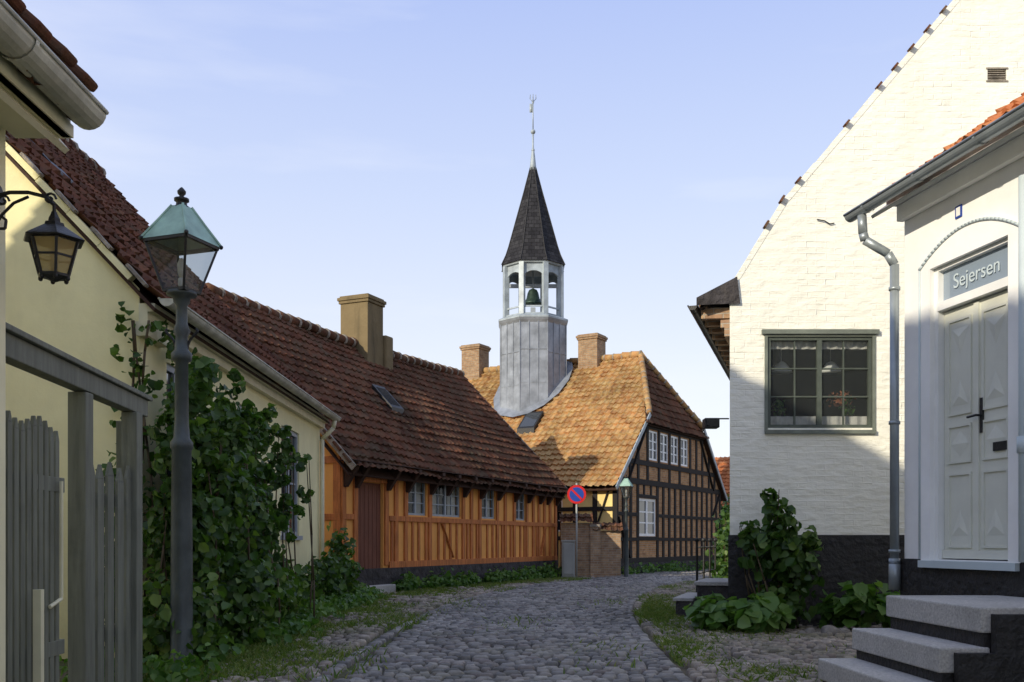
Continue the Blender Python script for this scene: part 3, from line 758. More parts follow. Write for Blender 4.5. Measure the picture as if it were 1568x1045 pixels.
mb.fbox(FG,0,1.9,0,.04,1.18,1.3); mb.fbox(FG,3.62,DD,0,.04,1.18,1.3); mb.fbox(FG,1.9,3.62,0,.04,1.2,1.33); mb.fbox(FG,1.9,3.62,0,.04,2.72,2.84)
mb.beam(FG.p(.15,.02,2.0),FG.p(1.1,.02,.6),.04,.14,FG.n); mb.beam(FG.p(10.6,.02,3.2),FG.p(9.7,.02,2.2),.04,.14,FG.n); mb.beam(FG.p(1.0,.02,3.3),FG.p(2.6,.02,5.3),.04,.14,FG.n); mb.beam(FG.p(9.8,.02,3.3),FG.p(8.2,.02,5.3),.04,.14,FG.n)
mb.make('gable_timbers','blackwood',D,clips=clG)
mb=MB(); mb.fbox(FG,-.03,DD,0,.06,0,.4); mb.make('plinth','plinthstone',D)
wall(FD,0,LD,0,zED-.12,[(13.2,14.0,1.5,2.6)]).make('street_wall','ochre',D); window(D,FD,13.2,14.0,1.5,2.6,1,3,'framewhite',.03,.06,.04)
mb=MB()
for k in range(20): mb.fbox(FD,LD-.09-k*.75,LD+.08-k*.75,0,.035,.3,3.1)
mb.fbox(FD,0,LD,0,.04,3.0,3.12); mb.fbox(FD,0,LD,0,.042,2.2,2.34); mb.fbox(FD,0,LD,0,.042,1.2,1.34)
mb.beam(FD.p(LD-.8,.02,1.3),FD.p(LD-.2,.02,3.0),.04,.13,FD.n)
mb.make('street_timbers','blackwood',D)
mb=MB(); mb.poly([FD.p(0,-DD,0),FD.p(LD,-DD,0),FD.p(LD,-DD,zED-.1),FD.p(0,-DD,zED-.1)]); mb.poly(gable(FD,0,DD,zED-.1,zRD-.1)); mb.make('back_walls','brickD',D)
mb=MB(); e=.2
def rk(o,d=0): return FD.p(LD+e,o,zED-o*tD+d)
mb.beam(rk(.35,-.02),rk(-(hz-zED)/tD,-.02),.04,.14)
mb.beam(FD.p(LD+e,-DD-.35,zED-.35*tD-.02),FD.p(LD+e,-DD+(hz-zED)/tD,hz-.02),.04,.14)
mb.make('barge_boards','leadlight',D)
chimney(D,FD,LD-set_-2.12,-DD/2,.85,.8,7.6,9.45,'chim'); chimney(D,FD,LD-set_-7.7,-DD/2,.9,.8,7.6,9.6,'chim',name='chimney_rear')
skylight(D,FD,zED,tD,LD-5.1,-2.15,.75,.75,.12)

# ================================================================== TOWER
T=empty('bell_tower',(.85,39.6,7)); tx,ty=.85,39.6; R8=math.pi/8
mb=MB(); mb.lathe((tx,ty,0),[(1.45,5.6),(1.42,7.0),(1.40,8.0),(1.40,9.75),(1.46,9.85),(1.50,9.95)],8,R8); mb.make('lead_clad_base','lead',T)
mb=MB()
p=lambda r,an,z:(tx+r*math.cos(an),ty+r*math.sin(an),z)
for k in range(8):
    a=R8+k*math.pi/4; b=a+math.pi/4
    for t_ in (0,.33,.66):
        r=1.415; x0=tx+r*(math.cos(a)*(1-t_)+math.cos(b)*t_); y0=ty+r*(math.sin(a)*(1-t_)+math.sin(b)*t_)
        mb.cyl((x0,y0,5.8),(x0,y0,9.8),.028 if t_==0 else .02,n=6)
    for z in (7.3,8.6): mb.beam(p(1.41,a,z+.1*(k%2)),p(1.41,b,z+.1*(k%2)),.03,.02)
mb.make('lead_seams','lead',T)
mb=MB(); mb.lathe((tx,ty,0),[(1.2,9.9),(1.5,9.93),(1.5,10.0),(1.25,10.12),(1.25,10.16)],8,R8)
for k in range(8):
    a=R8+k*math.pi/4; b=a+math.pi/4
    pa=V(p(1.18,a,0)); pb=V(p(1.18,b,0)); 
    mb.beam(pa+V((0,0,10.1)),pa+V((0,0,12.15)),.2,.2,V((math.cos(a),math.sin(a),0)))
    mb.beam(pa+V((0,0,10.42)),pb+V((0,0,10.42)),.05,.06)
    N=10; W_=(pb-pa); nrm=V((math.cos((a+b)/2),math.sin((a+b)/2),0))
    for off in (0,-.08):
        for i in range(N):
            q0=i/N;q1=(i+1)/N
            h0=11.45+.38*math.sqrt(max(0,1-(2*q0-1)**2)); h1=11.45+.38*math.sqrt(max(0,1-(2*q1-1)**2))
            A_=pa+W_*q0+nrm*off; B_=pa+W_*q1+nrm*off
            mb.poly([A_+V((0,0,h0)),B_+V((0,0,h1)),B_+V((0,0,12.15)),A_+V((0,0,12.15))])
            if off==0:mb.poly([A_+V((0,0,h0)),B_+V((0,0,h1)),B_+V((0,0,h1))-nrm*.08,A_+V((0,0,h0))-nrm*.08])
mb.lathe((tx,ty,0),[(1.0,12.1),(1.27,12.13),(1.3,12.2),(1.2,12.24)],8,R8)
mb.make('belfry_arcade','leadlight',T)
mb=MB(); mb.lathe((tx,ty,0),[(1.36,12.2),(1.32,12.26),(1.17,12.6),(1.05,12.95),(.72,14.1),(.40,15.2),(.12,16.25)],8,R8); mb.make('spire','slate',T)
mb=MB(); 
for k in range(8):
    a=R8+k*math.pi/4; pr=[(1.37,12.2),(1.18,12.6),(1.06,12.95),(.73,14.1),(.41,15.2),(.125,16.25)]
    mb.tube([(tx+r*math.cos(a),ty+r*math.sin(a),z) for r,z in pr],.022,6)
mb.make('spire_hips','black',T)
mb=MB(); mb.lathe((tx,ty,0),[(.15,16.15),(.13,16.3),(.05,17.0),(.035,17.1),(.035,17.65)],10); mb.ball((tx,ty,17.72),.1); mb.cyl((tx,ty,17.75),(tx,ty,19.1),.022,n=6)
mb.ball((tx,ty,16.98),.07); mb.box(tx-.14,tx-.02,ty-.008,ty+.008,18.5,18.85); mb.ball((tx,ty,18.9),.045)
for d in (-.11,0,.11): mb.tube([(tx,ty,18.92),(tx+d*1.1,ty,19.05),(tx+d,ty,19.22)],.014,5)
for d in (-.09,.09): mb.tube([(tx,ty,18.92),(tx,ty+d*1.1,19.05),(tx,ty+d,19.2)],.014,5)
mb.make('finial_and_weathervane','leadlight',T,True)
mb=MB(); mb.lathe((tx,ty,0),[(.40,10.75),(.37,10.80),(.27,10.98),(.22,11.2),(.16,11.32),(.04,11.38)],16); mb.ball((tx,ty,10.72),.06)
mb.make('bell','bell',T,True)
mb=MB(); mb.beam((tx-1.1,ty,11.48),(tx+1.1,ty,11.48),.12,.14); mb.beam((tx,ty,10.15),(tx,ty,10.6),.2,.2); mb.cyl((tx,ty,11.3),(tx,ty,12.3),.03); mb.make('bell_yoke','framegrey',T)
mb=MB(); ac=(V((tx,ty,0))-FD.o).dot(FD.u); oc=(V((tx,ty,0))-FD.o).dot(FD.n)
q=lambda a,o,h: FD.p(a,o,zED-o*tD+h)
N=16; 
for k in range(N):
    a0=2*math.pi*k/N;a1=2*math.pi*(k+1)/N
    mb.poly([q(ac+1.3*math.cos(a0),oc+1.3*math.sin(a0),.18),q(ac+1.3*math.cos(a1),oc+1.3*math.sin(a1),.18),q(ac+1.62*math.cos(a1),oc+1.62*math.sin(a1),.12),q(ac+1.62*math.cos(a0),oc+1.62*math.sin(a0),.12)])
mb.make('lead_apron','lead',T,clips=[(FD.p(0,-DD/2-.0,0),-FD.n)])

# ================================================================== garden brick wall between C and D
GW=empty('garden_brick_wall',(2.4,31.3,0)); Fw=Frame((1.55,31.0),(1,.03))
mb=MB(); mb.fbox(Fw,0,1.0,-.3,0,0,1.75); mb.fbox(Fw,1.0,1.9,-.3,0,0,1.5); mb.fbox(Fw,.92,1.24,-.35,.12,0,1.62); mb.make('bricks','brickW',GW)
upw=V((0,.6,.55)).normalized()
tile_roof(GW,'coping_tiles','roofC',Fw.p(-.05,.12,1.72),Fw.u,1.05,upw,.42,deck=False); tile_roof(GW,'coping_tiles_low','roofC',Fw.p(1.0,.12,1.47),Fw.u,.95,upw,.42,deck=False,seed=3)
mb=MB(); mb.fbox(Fw,.9,1.26,-.38,.15,1.62,1.7); mb.make('pier_cap','mortar',GW)
UB=empty('utility_cabinet',(1.85,30.4,0)); mb=MB(); mb.box(1.55,1.95,30.3,30.6,.08,1.15); mb.box(1.52,1.98,30.27,30.63,1.15,1.2); mb.box(1.6,1.9,30.27,30.299,.15,1.1); mb.box(1.53,1.97,30.32,30.58,0,.08); mb.make('cabinet','steelgrey',UB,bevel=.008)
NS=empty('no_parking_sign',(2.0,30.0,0)); mb=MB(); mb.cyl((1.98,30.05,0),(1.98,30.05,2.95),.028); mb.make('pole','steelgrey',NS,True)
mb=MB(); mb.cyl((1.98,30.02,2.6),(1.98,30.0,2.6),.29,n=32); 
mb.make('sign_plate','red',NS)
mb=MB(); mb.cyl((1.98,29.999,2.6),(1.98,29.994,2.6),.22,n=32); mb.make('sign_blue_disc','blue',NS)
mb=MB(); d_=V((1,0,-1)).normalized(); e_=V((1,0,1)).normalized()*.03; c0=V((1.98,29.989,2.6))
mb.poly([c0-d_*.22-e_,c0+d_*.22-e_,c0+d_*.22+e_,c0-d_*.22+e_]); mb.make('sign_slash','red',NS)

# ================================================================== WHITE HOUSE F (gable to camera)
Fh=empty('white_brick_house',(6,15,0)); FF=Frame((2.89,13.0),(1,0)); 
prof=[(2.44,4.36),(2.98,4.66),(3.6,5.66),(5.95,8.42),(8.3,11.0)]
xr=8.3
def cl(p0,p1,dz=-.03):
    d=V((p1[0]-p0[0],0,p1[1]-p0[1])); n=V((-d.z,0,d.x)).normalized(); return (V((p0[0],0,p0[1]+dz)),n)
clF=[cl(prof[i],prof[i+1]) for i in (1,2,3)]
clF+=[(V((2*xr-c.x,0,c.z)),V((-n.x,0,n.z))) for c,n in clF]
wallW=2*(xr-2.89)
wF=(.50,1.89,2.66,3.87)
vF=(3.42,3.67,7.27,7.42)
wall(FF,0,wallW,0,11,[wF,vF],.16).make('gable_wall','whitebrick',Fh,clips=clF)
FS=Frame((2.89+.3*11,13+.95*11),(-.3,-.95)); Ls=11*math.hypot(.3,.95)
wall(FS,0,Ls,0,4.45).make('side_wall','whitebrick',Fh)
mb=MB(); mb.poly([(2.89+3.3,13+10.45,0),(2.89+3.3+wallW,13+10.45,0),(2.89+3.3+wallW,23.45,4.4),(xr+3.3,23.45,10.8),(2.89+3.3,23.45,4.4)]); mb.poly([(2.89+wallW,13,0),(2.89+wallW+3.3,23.45,0),(2.89+wallW+3.3,23.45,4.4),(2.89+wallW,13,4.4)]); mb.make('rear_walls','whitebrick',Fh)
du=V((.3,.95,0)).normalized()
for i in range(4):
    x0,z0=prof[i];x1,z1=prof[i+1]; up=V((x1-x0,0,z1-z0)); W=up.length
    p0=V((x0,13-.07,z0-.12 if i else z0-.04))+du*11.3
    tile_roof(Fh,'roof_slope_%d'%i,'roofC',p0,-du,11.5,up,W,th=min(.33,W),seed=50+i,clips=[(V((0,13.01,0)),V((0,-1,0)))],deckm='blackwood')
p0=V((2*xr-2.5,13-.07,4.0)); upb=V((-(xr-2.5),0,6.8)); tile_roof(Fh,'roof_slope_east','roofC',p0,du,11.3,upb,upb.length,seed=59)
mb=MB(); mb2=MB()
for i in range(1,4):
    x0,z0=prof[i];x1,z1=prof[i+1]; L=math.hypot(x1-x0,z1-z0); nseg=max(1,int(L/.31)); nx,nz_=-(z1-z0)/L,(x1-x0)/L
    for k in range(nseg):
        a=k/nseg;b=(k+1.0)/nseg; j=random.uniform(0,.02)
        mb.hexa([(x0+(x1-x0)*t_+nx*hh_,yy_,z0+(z1-z0)*t_+nz_*hh_) for hh_,_ in ((-.05,0),) for t_,yy_ in ((a,12.994),(b,12.994),(b,13.1),(a,13.1))]+[(x0+(x1-x0)*t_+nx*(.01+j),yy_,z0+(z1-z0)*t_+nz_*(.01+j)) for t_,yy_ in ((a,12.994),(b,12.994),(b,13.1),(a,13.1))])
        if random.random()<.55: 
            h=.035
            mb2.beam((x0+(x1-x0)*(b-.10/nseg)+nx*h,12.98,z0+(z1-z0)*(b-.1/nseg)+nz_*h),(x0+(x1-x0)*(b+.14/nseg)+nx*h,12.98,z0+(z1-z0)*(b+.14/nseg)+nz_*h),.10,.03)
mb.make('verge_mortar','whitebrick',Fh); mb2.make('verge_tiles','roofC',Fh)
mb=MB(); mb.poly([(2.89,12.96,4.3),(2.44,12.96,4.28),(2.44,12.96,4.38),(2.98,12.96,4.66),(3.02,12.96,4.3)]); mb.make('eaves_gable_end','plinthstone',Fh)
mb=MB()
for k in range(14):
    mb.beam(FS.p(Ls-.12-k*.45,-.05,4.2),FS.p(Ls-.12-k*.45,.38,4.22),.12,.14)
mb.fbox(FS,0,Ls,0,.12,4.0,4.1); mb.fbox(FS,0,Ls,0,.07,3.88,4.0); mb.fbox(FS,0,Ls,.3,.40,4.28,4.36); mb.make('eaves_corbels','brickW',Fh)
mb=MB(); gutter(mb,FS.p(0,.48,4.3),FS.p(Ls+.08,.48,4.3),.06); mb.make('gutter','iron',Fh,True)
mb=MB(); mb.fbox(FF,-.015,wallW,0,.02,0,1.24); mb.fbox(FS,0,Ls+.015,0,.02,0,1.24); mb.make('plinth','black',Fh)
window(Fh,FF,*wF,2,3,'framegreen',.02,.045,.02,gm='clear',case=2,name='large_window')
mb=MB(); a0,a1,z0,z1=wF
mb.fbox(FF,a0-.04,a0,-.02,.018,z0-.05,z1+.03); mb.fbox(FF,a1,a1+.04,-.02,.018,z0-.05,z1+.03); mb.fbox(FF,a0,a1,-.02,.016,z1,z1+.03); mb.fbox(FF,a0-.08,a1+.08,-.02,.05,z1+.03,z1+.09); mb.fbox(FF,a0-.04,a1+.04,-.02,.045,z0-.08,z0-.03)
mb.make('window_surround','surround',Fh)
mb=MB(); r0,r1,rb=a0-.4,a1+.5,-2.2
mb.poly([FF.p(r0+.6,rb,1.6),FF.p(r1+.6,rb,1.6),FF.p(r1+.6,rb,4.3),FF.p(r0+.6,rb,4.3)]); 
for aa in (r0,r1): mb.poly([FF.p(aa,-.17,1.6),FF.p(aa+.6,rb,1.6),FF.p(aa+.6,rb,4.3),FF.p(aa,-.17,4.3)])
for zz in (1.6,4.3): mb.poly([FF.p(r0,-.17,zz),FF.p(r1,-.17,zz),FF.p(r1+.6,rb,zz),FF.p(r0+.6,rb,zz)])
mb.make('room','room',Fh)
mb=MB(); mb.fbox(FF,a0,a1,-.42,-.14,z0-.03,z0+.03)
mb.make('inner_sill','framewhite',Fh)
mb=MB()
for i,aa in enumerate((a0+.22,a0+.5,a0+.92,a0+1.15)):
    q=FF.p(aa,-.27,z0+.03); mb.lathe(q,[(.045,0),(.06,.13),(.066,.13),(.066,.15),(.05,.15)],12)
mb.make('flower_pots','terracotta',Fh,True)
leaves('pot_plants',[(FF.p(aa,-.27,0).x,13.27,z0+.30,.10,.08,.14,70) for aa in (a0+.22,a0+1.15)],'leafl',.05,Fh)
leaves('geranium_flowers',[(FF.p(aa,-.22,0).x,13.22,z0+.42,.10,.06,.12,30) for aa in (a0+.98,a0+1.12)],'terracotta',.05,Fh)
mb=MB()
for aa in (a0+.32,a0+1.0): 
    q=FF.p(aa,-.5,3.48); mb.lathe(q,[(.15,0),(.14,.02),(.06,.13),(.03,.15)],14); mb.cyl(q+V((0,0,.15)),q+V((0,0,.8)),.006,n=5)
mb.make('pendant_lamps','framewhite',Fh,True)
c=MB(); n=60
for k in range(n):
    xa=a0+(a1-a0)*k/n; xb=a0+(a1-a0)*(k+1)/n; oa=-.13+.012*math.sin(k*1.1); ob=-.13+.012*math.sin((k+1)*1.1)
    c.poly([FF.p(xa,oa,z0+.02),FF.p(xb,ob,z0+.02),FF.p(xb,ob,z0+.17),FF.p(xa,oa,z0+.17)])
    c.poly([FF.p(xa,oa,z1-.14),FF.p(xb,ob,z1-.14),FF.p(xb,ob,z1-.01),FF.p(xa,oa,z1-.01)])
c.make('net_curtain','curtain',Fh)
mb=MB(); a,b,c_,d=vF
for k in range(5): z=c_+.02+k*.03; mb.beam(FF.p(a,-.02,z),FF.p(b,-.02,z),.03,.012)
mb.fbox(FF,a-.02,b+.02,-.005,.012,c_-.02,c_); mb.fbox(FF,a-.02,b+.02,-.005,.012,d,d+.02); mb.make('vent_grille','mortar',Fh)
mb=MB(); mb.poly([FF.p(a,-.1,c_),FF.p(b,-.1,c_),FF.p(b,-.1,d),FF.p(a,-.1,d)]); mb.make('vent_dark','room',Fh)
mb=MB(); mb.tube([FF.p(1.15,.02,5.42),FF.p(1.25,.025,5.40),FF.p(1.32,.02,5.36),FF.p(1.38,.02,5.37)],.008,5); mb.make('wall_tie','iron',Fh)
wl=empty('wall_lamp',(2.7,13.1,2.8)); mb=MB(); mb.beam((2.95,13.3,2.82),(2.78,13.3,2.82),.02,.02); mb.box(2.60,2.80,13.2,13.4,2.69,2.82); mb.box(2.62,2.66,13.18,13.2,2.71,2.80); mb.make('lamp_body','iron',wl,bevel=.01)
FSt=empty('stone_doorsteps',(2.7,15,0)); mb=MB(); Fq=Frame(FS.p(Ls-2.9,0,0),(-.3,-.95))
mb.fbox(Fq,0,1.5,.022,.6,0,.5); mb.fbox(Fq,-.0,1.6,.6,.9,0,.27); mb.make('step_blocks','plinthstone',FSt,bevel=.02)
mb=MB(); mb.fbox(Fq,-.02,1.52,.022,.64,.5,.56); mb.fbox(Fq,-.02,1.62,.64,.94,.27,.32); mb.make('step_slabs','granite',FSt,bevel=.01)
rl=empty('iron_railing',(3.4,16,0)); mb=MB()
for k in range(4):
    p=Fq.p(-.6-k*1.0,.85,0); mb.cyl(p,p+V((0,0,1.15)),.02,n=8); mb.ball(p+V((0,0,1.18)),.04)
mb.tube([Fq.p(-.6,.85,1.05),Fq.p(-3.6,.85,1.05)],.015); mb.tube([Fq.p(-.6,.85,.6),Fq.p(-3.6,.85,.6)],.012)
mb.make('rails','iron',rl)

# ================================================================== HOUSE G (near right)
G=empty('white_house',(6,4,0)); FGh=Frame((3.51,8.76),(.196,-.981)); LG=15; DG=8.0; zEG=4.33; tanG=.7; zRG=zEG+tanG*DG/2
door=(.42,1.38,1.0,3.49)
wall(FGh,0,LG,0,zEG-.1,[door,(3.2,4.2,1.9,3.3)],.12).make('street_wall','white',G)
window(G,FGh,3.2,4.2,1.9,3.3,1,3,'framewhite')
mb=MB(); mb.poly(gable(FGh,0,DG,zEG-.05,zRG-.05)); mb.poly(gable(FGh,LG,DG,zEG-.05,zRG-.05)); mb.poly([FGh.p(0,-DG,0),FGh.p(LG,-DG,0),FGh.p(LG,-DG,zEG-.1),FGh.p(0,-DG,zEG-.1)]); mb.make('gable_walls','white',G)
roof_pair(G,FGh,LG,DG,zEG,zRG,.30,.10,'roofG',seed=61,deckm='framewhite')
ridge(G,FGh.p(0,-DG/2,zRG+.05),FGh.p(LG,-DG/2,zRG+.05),'roofG')
mb=MB(); gutter(mb,FGh.p(-.28,.37,zEG-.2),FGh.p(LG,.37,zEG-.2),.06)
mb.tube([FGh.p(-.08,.37,zEG-.26),FGh.p(-.08,.36,zEG-.42),FGh.p(-.08,.34,zEG-.48),FGh.p(-.04,.14,zEG-.60),FGh.p(-.03,.08,zEG-.70),FGh.p(-.03,.08,1.0)],.040,12)
mb.tube([FGh.p(-.03,.08,1.0),FGh.p(-.03,.08,.72)],.05,12)
for z in (3.4,2.2,1.05,.95): mb.tube([FGh.p(-.03,.08,z),FGh.p(-.03,.08,z+.03)],.050,12)
mb.make('gutter_and_downpipe','gutter',G,True)
mb=MB(); mb.tube([FGh.p(1.60,.07,zEG-.5),FGh.p(1.60,.07,1.0)],.04,12); mb.tube([FGh.p(1.60,.07,1.8),FGh.p(1.60,.07,1.92)],.052,12); mb.make('second_downpipe','bluegrey',G,True)
mb=MB(); mb.fbox(FGh,-.02,LG,.0,.07,zEG-.32,zEG-.18); mb.fbox(FGh,-.04,LG,.0,.16,zEG-.18,zEG-.12); mb.make('cornice','white',G,bevel=.01)
mb=MB(); mb.fbox(FGh,-.02,.30,0,.03,0,1.0); mb.fbox(FGh,.30,1.5,0,.03,0,.93); mb.fbox(FGh,1.5,LG,0,.03,0,1.0); mb.make('plinth','black',G)
mb=MB(); mb.fbox(FGh,.30,1.5,-.1,.07,.93,.99); mb.make('threshold','bluegrey',G)
mb=MB(); a0,a1,z0,z1=door
mb.fbox(FGh,a0-.13,a0,0,.035,.99,3.47); mb.fbox(FGh,a1,a1+.13,0,.035,.99,3.47)
N=12; hwid=(a1-a0)/2+.13
for k in range(N):
    q0=k/N;q1=(k+1)/N
    x0=a0-.13+2*hwid*q0; x1=a0-.13+2*hwid*q1
    h=lambda q: 3.47+.20*(1-(2*q-1)**2)
    mb.hexa([FGh.p(x0,0,3.47),FGh.p(x1,0,3.47),FGh.p(x1,.035,3.47),FGh.p(x0,.035,3.47),FGh.p(x0,0,h(q0)+.03),FGh.p(x1,0,h(q1)+.03),FGh.p(x1,.035,h(q1)+.03),FGh.p(x0,.035,h(q0)+.03)])
mb.make('door_surround','white',G)
mb=MB(); N=28
mb.tube([FGh.p(a0-.14+2*hwid*k/N*1.01,.042,3.50+.20*(1-(2*k/N-1)**2)) for k in range(N+1)],.012,8); mb.tube([FGh.p(a0-.14,.038,1.0),FGh.p(a0-.14,.038,3.5)],.010,8)
mb.make('arch_moulding','bluegrey',G,True)
mb=MB()
mb.fbox(FGh,a0,a0+.05,-.1,-.01,z0,3.49); mb.fbox(FGh,a1-.05,a1,-.1,-.01,z0,3.49); mb.fbox(FGh,a0+.05,a1-.05,-.1,-.012,3.44,3.49); mb.fbox(FGh,a0+.05,a1-.05,-.1,.0,3.10,3.17)
mb.make('door_frame','framewhite',G)
mb=MB(); mb.poly([FGh.p(a0+.05,-.06,3.17),FGh.p(a1-.05,-.06,3.17),FGh.p(a1-.05,-.06,3.44),FGh.p(a0+.05,-.06,3.44)]); mb.make('transom_glass','transom',G)
mb=MB(); am=(a0+a1)/2
def pyr(pts,h=.014):
    ce=sum((V(p_) for p_ in pts),V((0,0,0)))/len(pts)
    for k in range(len(pts)): 
        mb.poly([FGh.p(pts[k][0],-.064,pts[k][1]),FGh.p(pts[(k+1)%len(pts)][0],-.064,pts[(k+1)%len(pts)][1]),FGh.p(ce.x,-.064+h,ce.y)])
for s0,s1 in ((a0+.055,am-.008),(am+.008,a1-.055)):
    mb.fbox(FGh,s0,s1,-.10,-.065,z0+.01,3.09)
    i0,i1=s0+.06,s1-.06
    for (b,t_) in ((1.10,1.72),(1.80,2.12),(2.20,3.0)):
        mb.fbox(FGh,i0,i1,-.065,-.052,b,b+.02); mb.fbox(FGh,i0,i1,-.065,-.052,t_-.02,t_); mb.fbox(FGh,i0,i0+.02,-.065,-.052,b+.02,t_-.02); mb.fbox(FGh,i1-.02,i1,-.065,-.052,b+.02,t_-.02)
    ic=(i0+i1)/2
    for pts in ([(i0+.04,1.2,0),(i1-.04,1.2,0),(ic,1.42,0)],[(i0+.03,1.96,0),(ic,1.85,0),(i1-.03,1.96,0),(ic,2.07,0)],[(i0+.04,2.28,0),(i1-.04,2.28,0),(ic,2.5,0)],[(i0+.04,2.92,0),(ic,2.7,0),(i1-.04,2.92,0)]): pyr(pts)
mb.fbox(FGh,am-.03,am+.03,-.065,-.05,z0+.02,3.08)
mb.fbox(FGh,a0+.055,a1-.055,-.064,-.045,z0+.01,z0+.08)
mb.make('door_leaves','doorgreen',G)
mb=MB(); mb.fbox(FGh,am+.05,am+.08,-.064,-.045,2.02,2.3); mb.tube([FGh.p(am+.065,-.045,2.16),FGh.p(am+.065,-.0,2.16),FGh.p(am-.04,0,2.155)],.01,6); mb.fbox(FGh,am+.20,am+.36,-.064,-.05,1.86,1.93)
mb.make('door_handle_and_letterbox','iron',G)
tc=bpy.data.curves.new('transom_lettering','FONT'); tc.body='Sejersen'; tc.size=.17; tc.extrude=.001; tc.align_x='CENTER'; tc.align_y='CENTER'
to=bpy.data.objects.new('transom_lettering',tc); COL.objects.link(to); tc.materials.append(M['bluegrey'])
zax=FGh.n; xax=FGh.u; yax=V((0,0,1)); mt4=Matrix((xax,yax,zax)).transposed().to_4x4(); mt4.translation=FGh.p(am,-.05,3.31); to.matrix_world=mt4
to.parent=G; to.matrix_parent_inverse=Matrix.Translation(-V(G.location)); 
mb=MB(); mb.fbox(FGh,.72,.80,0,.01,3.80,3.90); mb.make('house_number_plate','blue',G); mb=MB(); mb.fbox(FGh,.735,.785,.01,.012,3.815,3.885); mb.make('house_number_face','framewhite',G)

# steps G
ST=empty('granite_stairs',(3.0,6.8,0)); slab=MB(); body=MB()
for k,(x0,z) in enumerate(((2.86,.74),(2.60,.49),(2.34,.26))):
    x1=x0+.32
    lo=z-.16
    def q(x,y,zz): return (x+.10*(7.5-y)/1.4*.6,y,zz)
    ya,yb=6.1,7.5
    slab.hexa([q(x0,ya,lo),q(x1 if k else 3.95,ya,lo),q(x1 if k else 3.72,yb,lo),q(x0,yb,lo),q(x0,ya,z),q(x1 if k else 3.95,ya,z),q(x1 if k else 3.72,yb,z),q(x0,yb,z)])
    body.hexa([q(x0+.03,ya+.02,0),q(3.9,ya+.02,0),q(3.68,yb-.02,0),q(x0+.03,yb-.02,0),q(x0+.03,ya+.02,lo+.001),q(3.9,ya+.02,lo+.001),q(3.68,yb-.02,lo+.001),q(x0+.03,yb-.02,lo+.001)])
slab.make('step_slabs','granite',ST,bevel=.012); body.make('step_body_shadow_band','black',ST)  # black stair body, its colour also standing in for the shadow below each slab
mb=MB(); 
mb.box(2.98,4.1,6.03,6.095,0,.70); mb.box(2.75,2.98,6.03,6.095,0,.46); mb.make('side_cheek','black',ST)

# ================================================================== plants
def plant(name,clumps,mt,size,stems=0,loc=None,**k):
    e=empty(name,loc or (clumps[0][0],clumps[0][1],0)); leaves('foliage',clumps,mt,size,e,**k)
    if stems:
        mb=MB()
        for _ in range(stems):
            c=random.choice(clumps); b=V((c[0]+random.uniform(-.15,.15),c[1]+random.uniform(-.2,.2),0)); t_=V((c[0]+random.uniform(-1,1)*c[3],c[1]+random.uniform(-1,1)*c[4],c[2]+c[5]*random.uniform(.2,1)))
            m=b.lerp(t_,.5)+V((random.uniform(-.1,.1),random.uniform(-.1,.1),.1)); mb.tube([b,b.lerp(m,.5)+V((.02,0,0)),m,t_.lerp(m,.4),t_],.014,5,.005)
        mb.make('stems','stem',e,True)
    return e
cl_=[(-3.05,8.9,.40,.45,.45,.42,700),(-3.1,9.3,1.15,.36,.4,.55,850),(-3.2,9.6,2.15,.28,.4,.5,650),(-3.1,10.1,1.5,.44,.5,.65,1000),(-3.0,10.3,.55,.5,.6,.5,1000),
 (-3.2,10.6,2.15,.32,.45,.45,700),(-3.15,11.1,1.4,.42,.5,.55,900),(-3.05,11.5,.55,.48,.6,.45,850),(-3.25,11.7,1.95,.28,.4,.36,430),(-3.2,12.2,1.15,.36,.42,.45,550),(-3.1,12.7,.42,.42,.6,.38,600),
 (-3.35,12.5,1.85,.18,.3,.3,150),(-3.25,13.6,.6,.28,.45,.4,350),(-3.3,10.1,2.75,.18,.25,.28,170),(-3.75,9.2,.7,.25,.2,.6,350),(-3.8,9.3,1.6,.16,.15,.4,120),(-3.0,9.5,2.75,.14,.2,.2,80)]
for _ in range(60):
    y=random.uniform(8.9,13.2); z0=random.uniform(1.0,2.5); dx=random.uniform(.2,.55); 
    for k in range(5): cl_.append((-3.25+dx*k/4*.9,y+.08*k*random.uniform(-1,1),z0+.13*k-.012*k*k*random.uniform(0,2),.06,.06,.07,9))
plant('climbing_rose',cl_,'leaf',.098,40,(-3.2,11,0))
cv=[]
for k in range(26):
    z=.4+k*.12; cv.append((-3.68+random.uniform(-.12,.2),9.48+random.uniform(-.05,.03),z,.12,.07,.12,random.choice((4,8,16))))
for k in range(8): cv.append((-3.5+.05*random.random(),9.6+k*.12,3.2+random.uniform(-.15,.1),.1,.1,.1,10))
e=plant('wall_vine',cv,'leaf',.085,0,(-3.7,9.5,0)); mb=MB()
for j in range(3):
    pts=[(-3.72+.09*j+.05*math.sin(k*.8+j*2),9.52,.0+k*.3) for k in range(12)]; mb.tube(pts,.013,5)
mb.make('stems','stem',e,True)
mb=[]
for k in range(80):
    y=random.uniform(7.6,19.5); mb.append((-3.3+.8*random.random()**1.5,y,.10,.26,.3,.17,65))
plant('verge_weeds',mb,'leafl',.08,0,(-3.2,12,0))
plant('garden_shrub',[(-3.25,17.0,.5,.35,.5,.45,350),(-3.15,18.2,.45,.35,.5,.5,400),(-3.3,18.9,.95,.25,.35,.5,260),(-3.35,16.0,.4,.28,.5,.38,260)],'leaf',.11,8)
w=[]
for k in range(80):
    a=random.uniform(.2,LC); 
    if .4<a<1.8: continue
    p_=FC.p(a,.2+.25*random.random(),0); w.append((p_.x,p_.y,.10+.08*random.random(),.22,.28,random.uniform(.10,.36),60))
for k in range(16):
    p_=FG.p(random.uniform(0,9),.35,0); w.append((p_.x,p_.y,.15,.3,.35,.25,60))
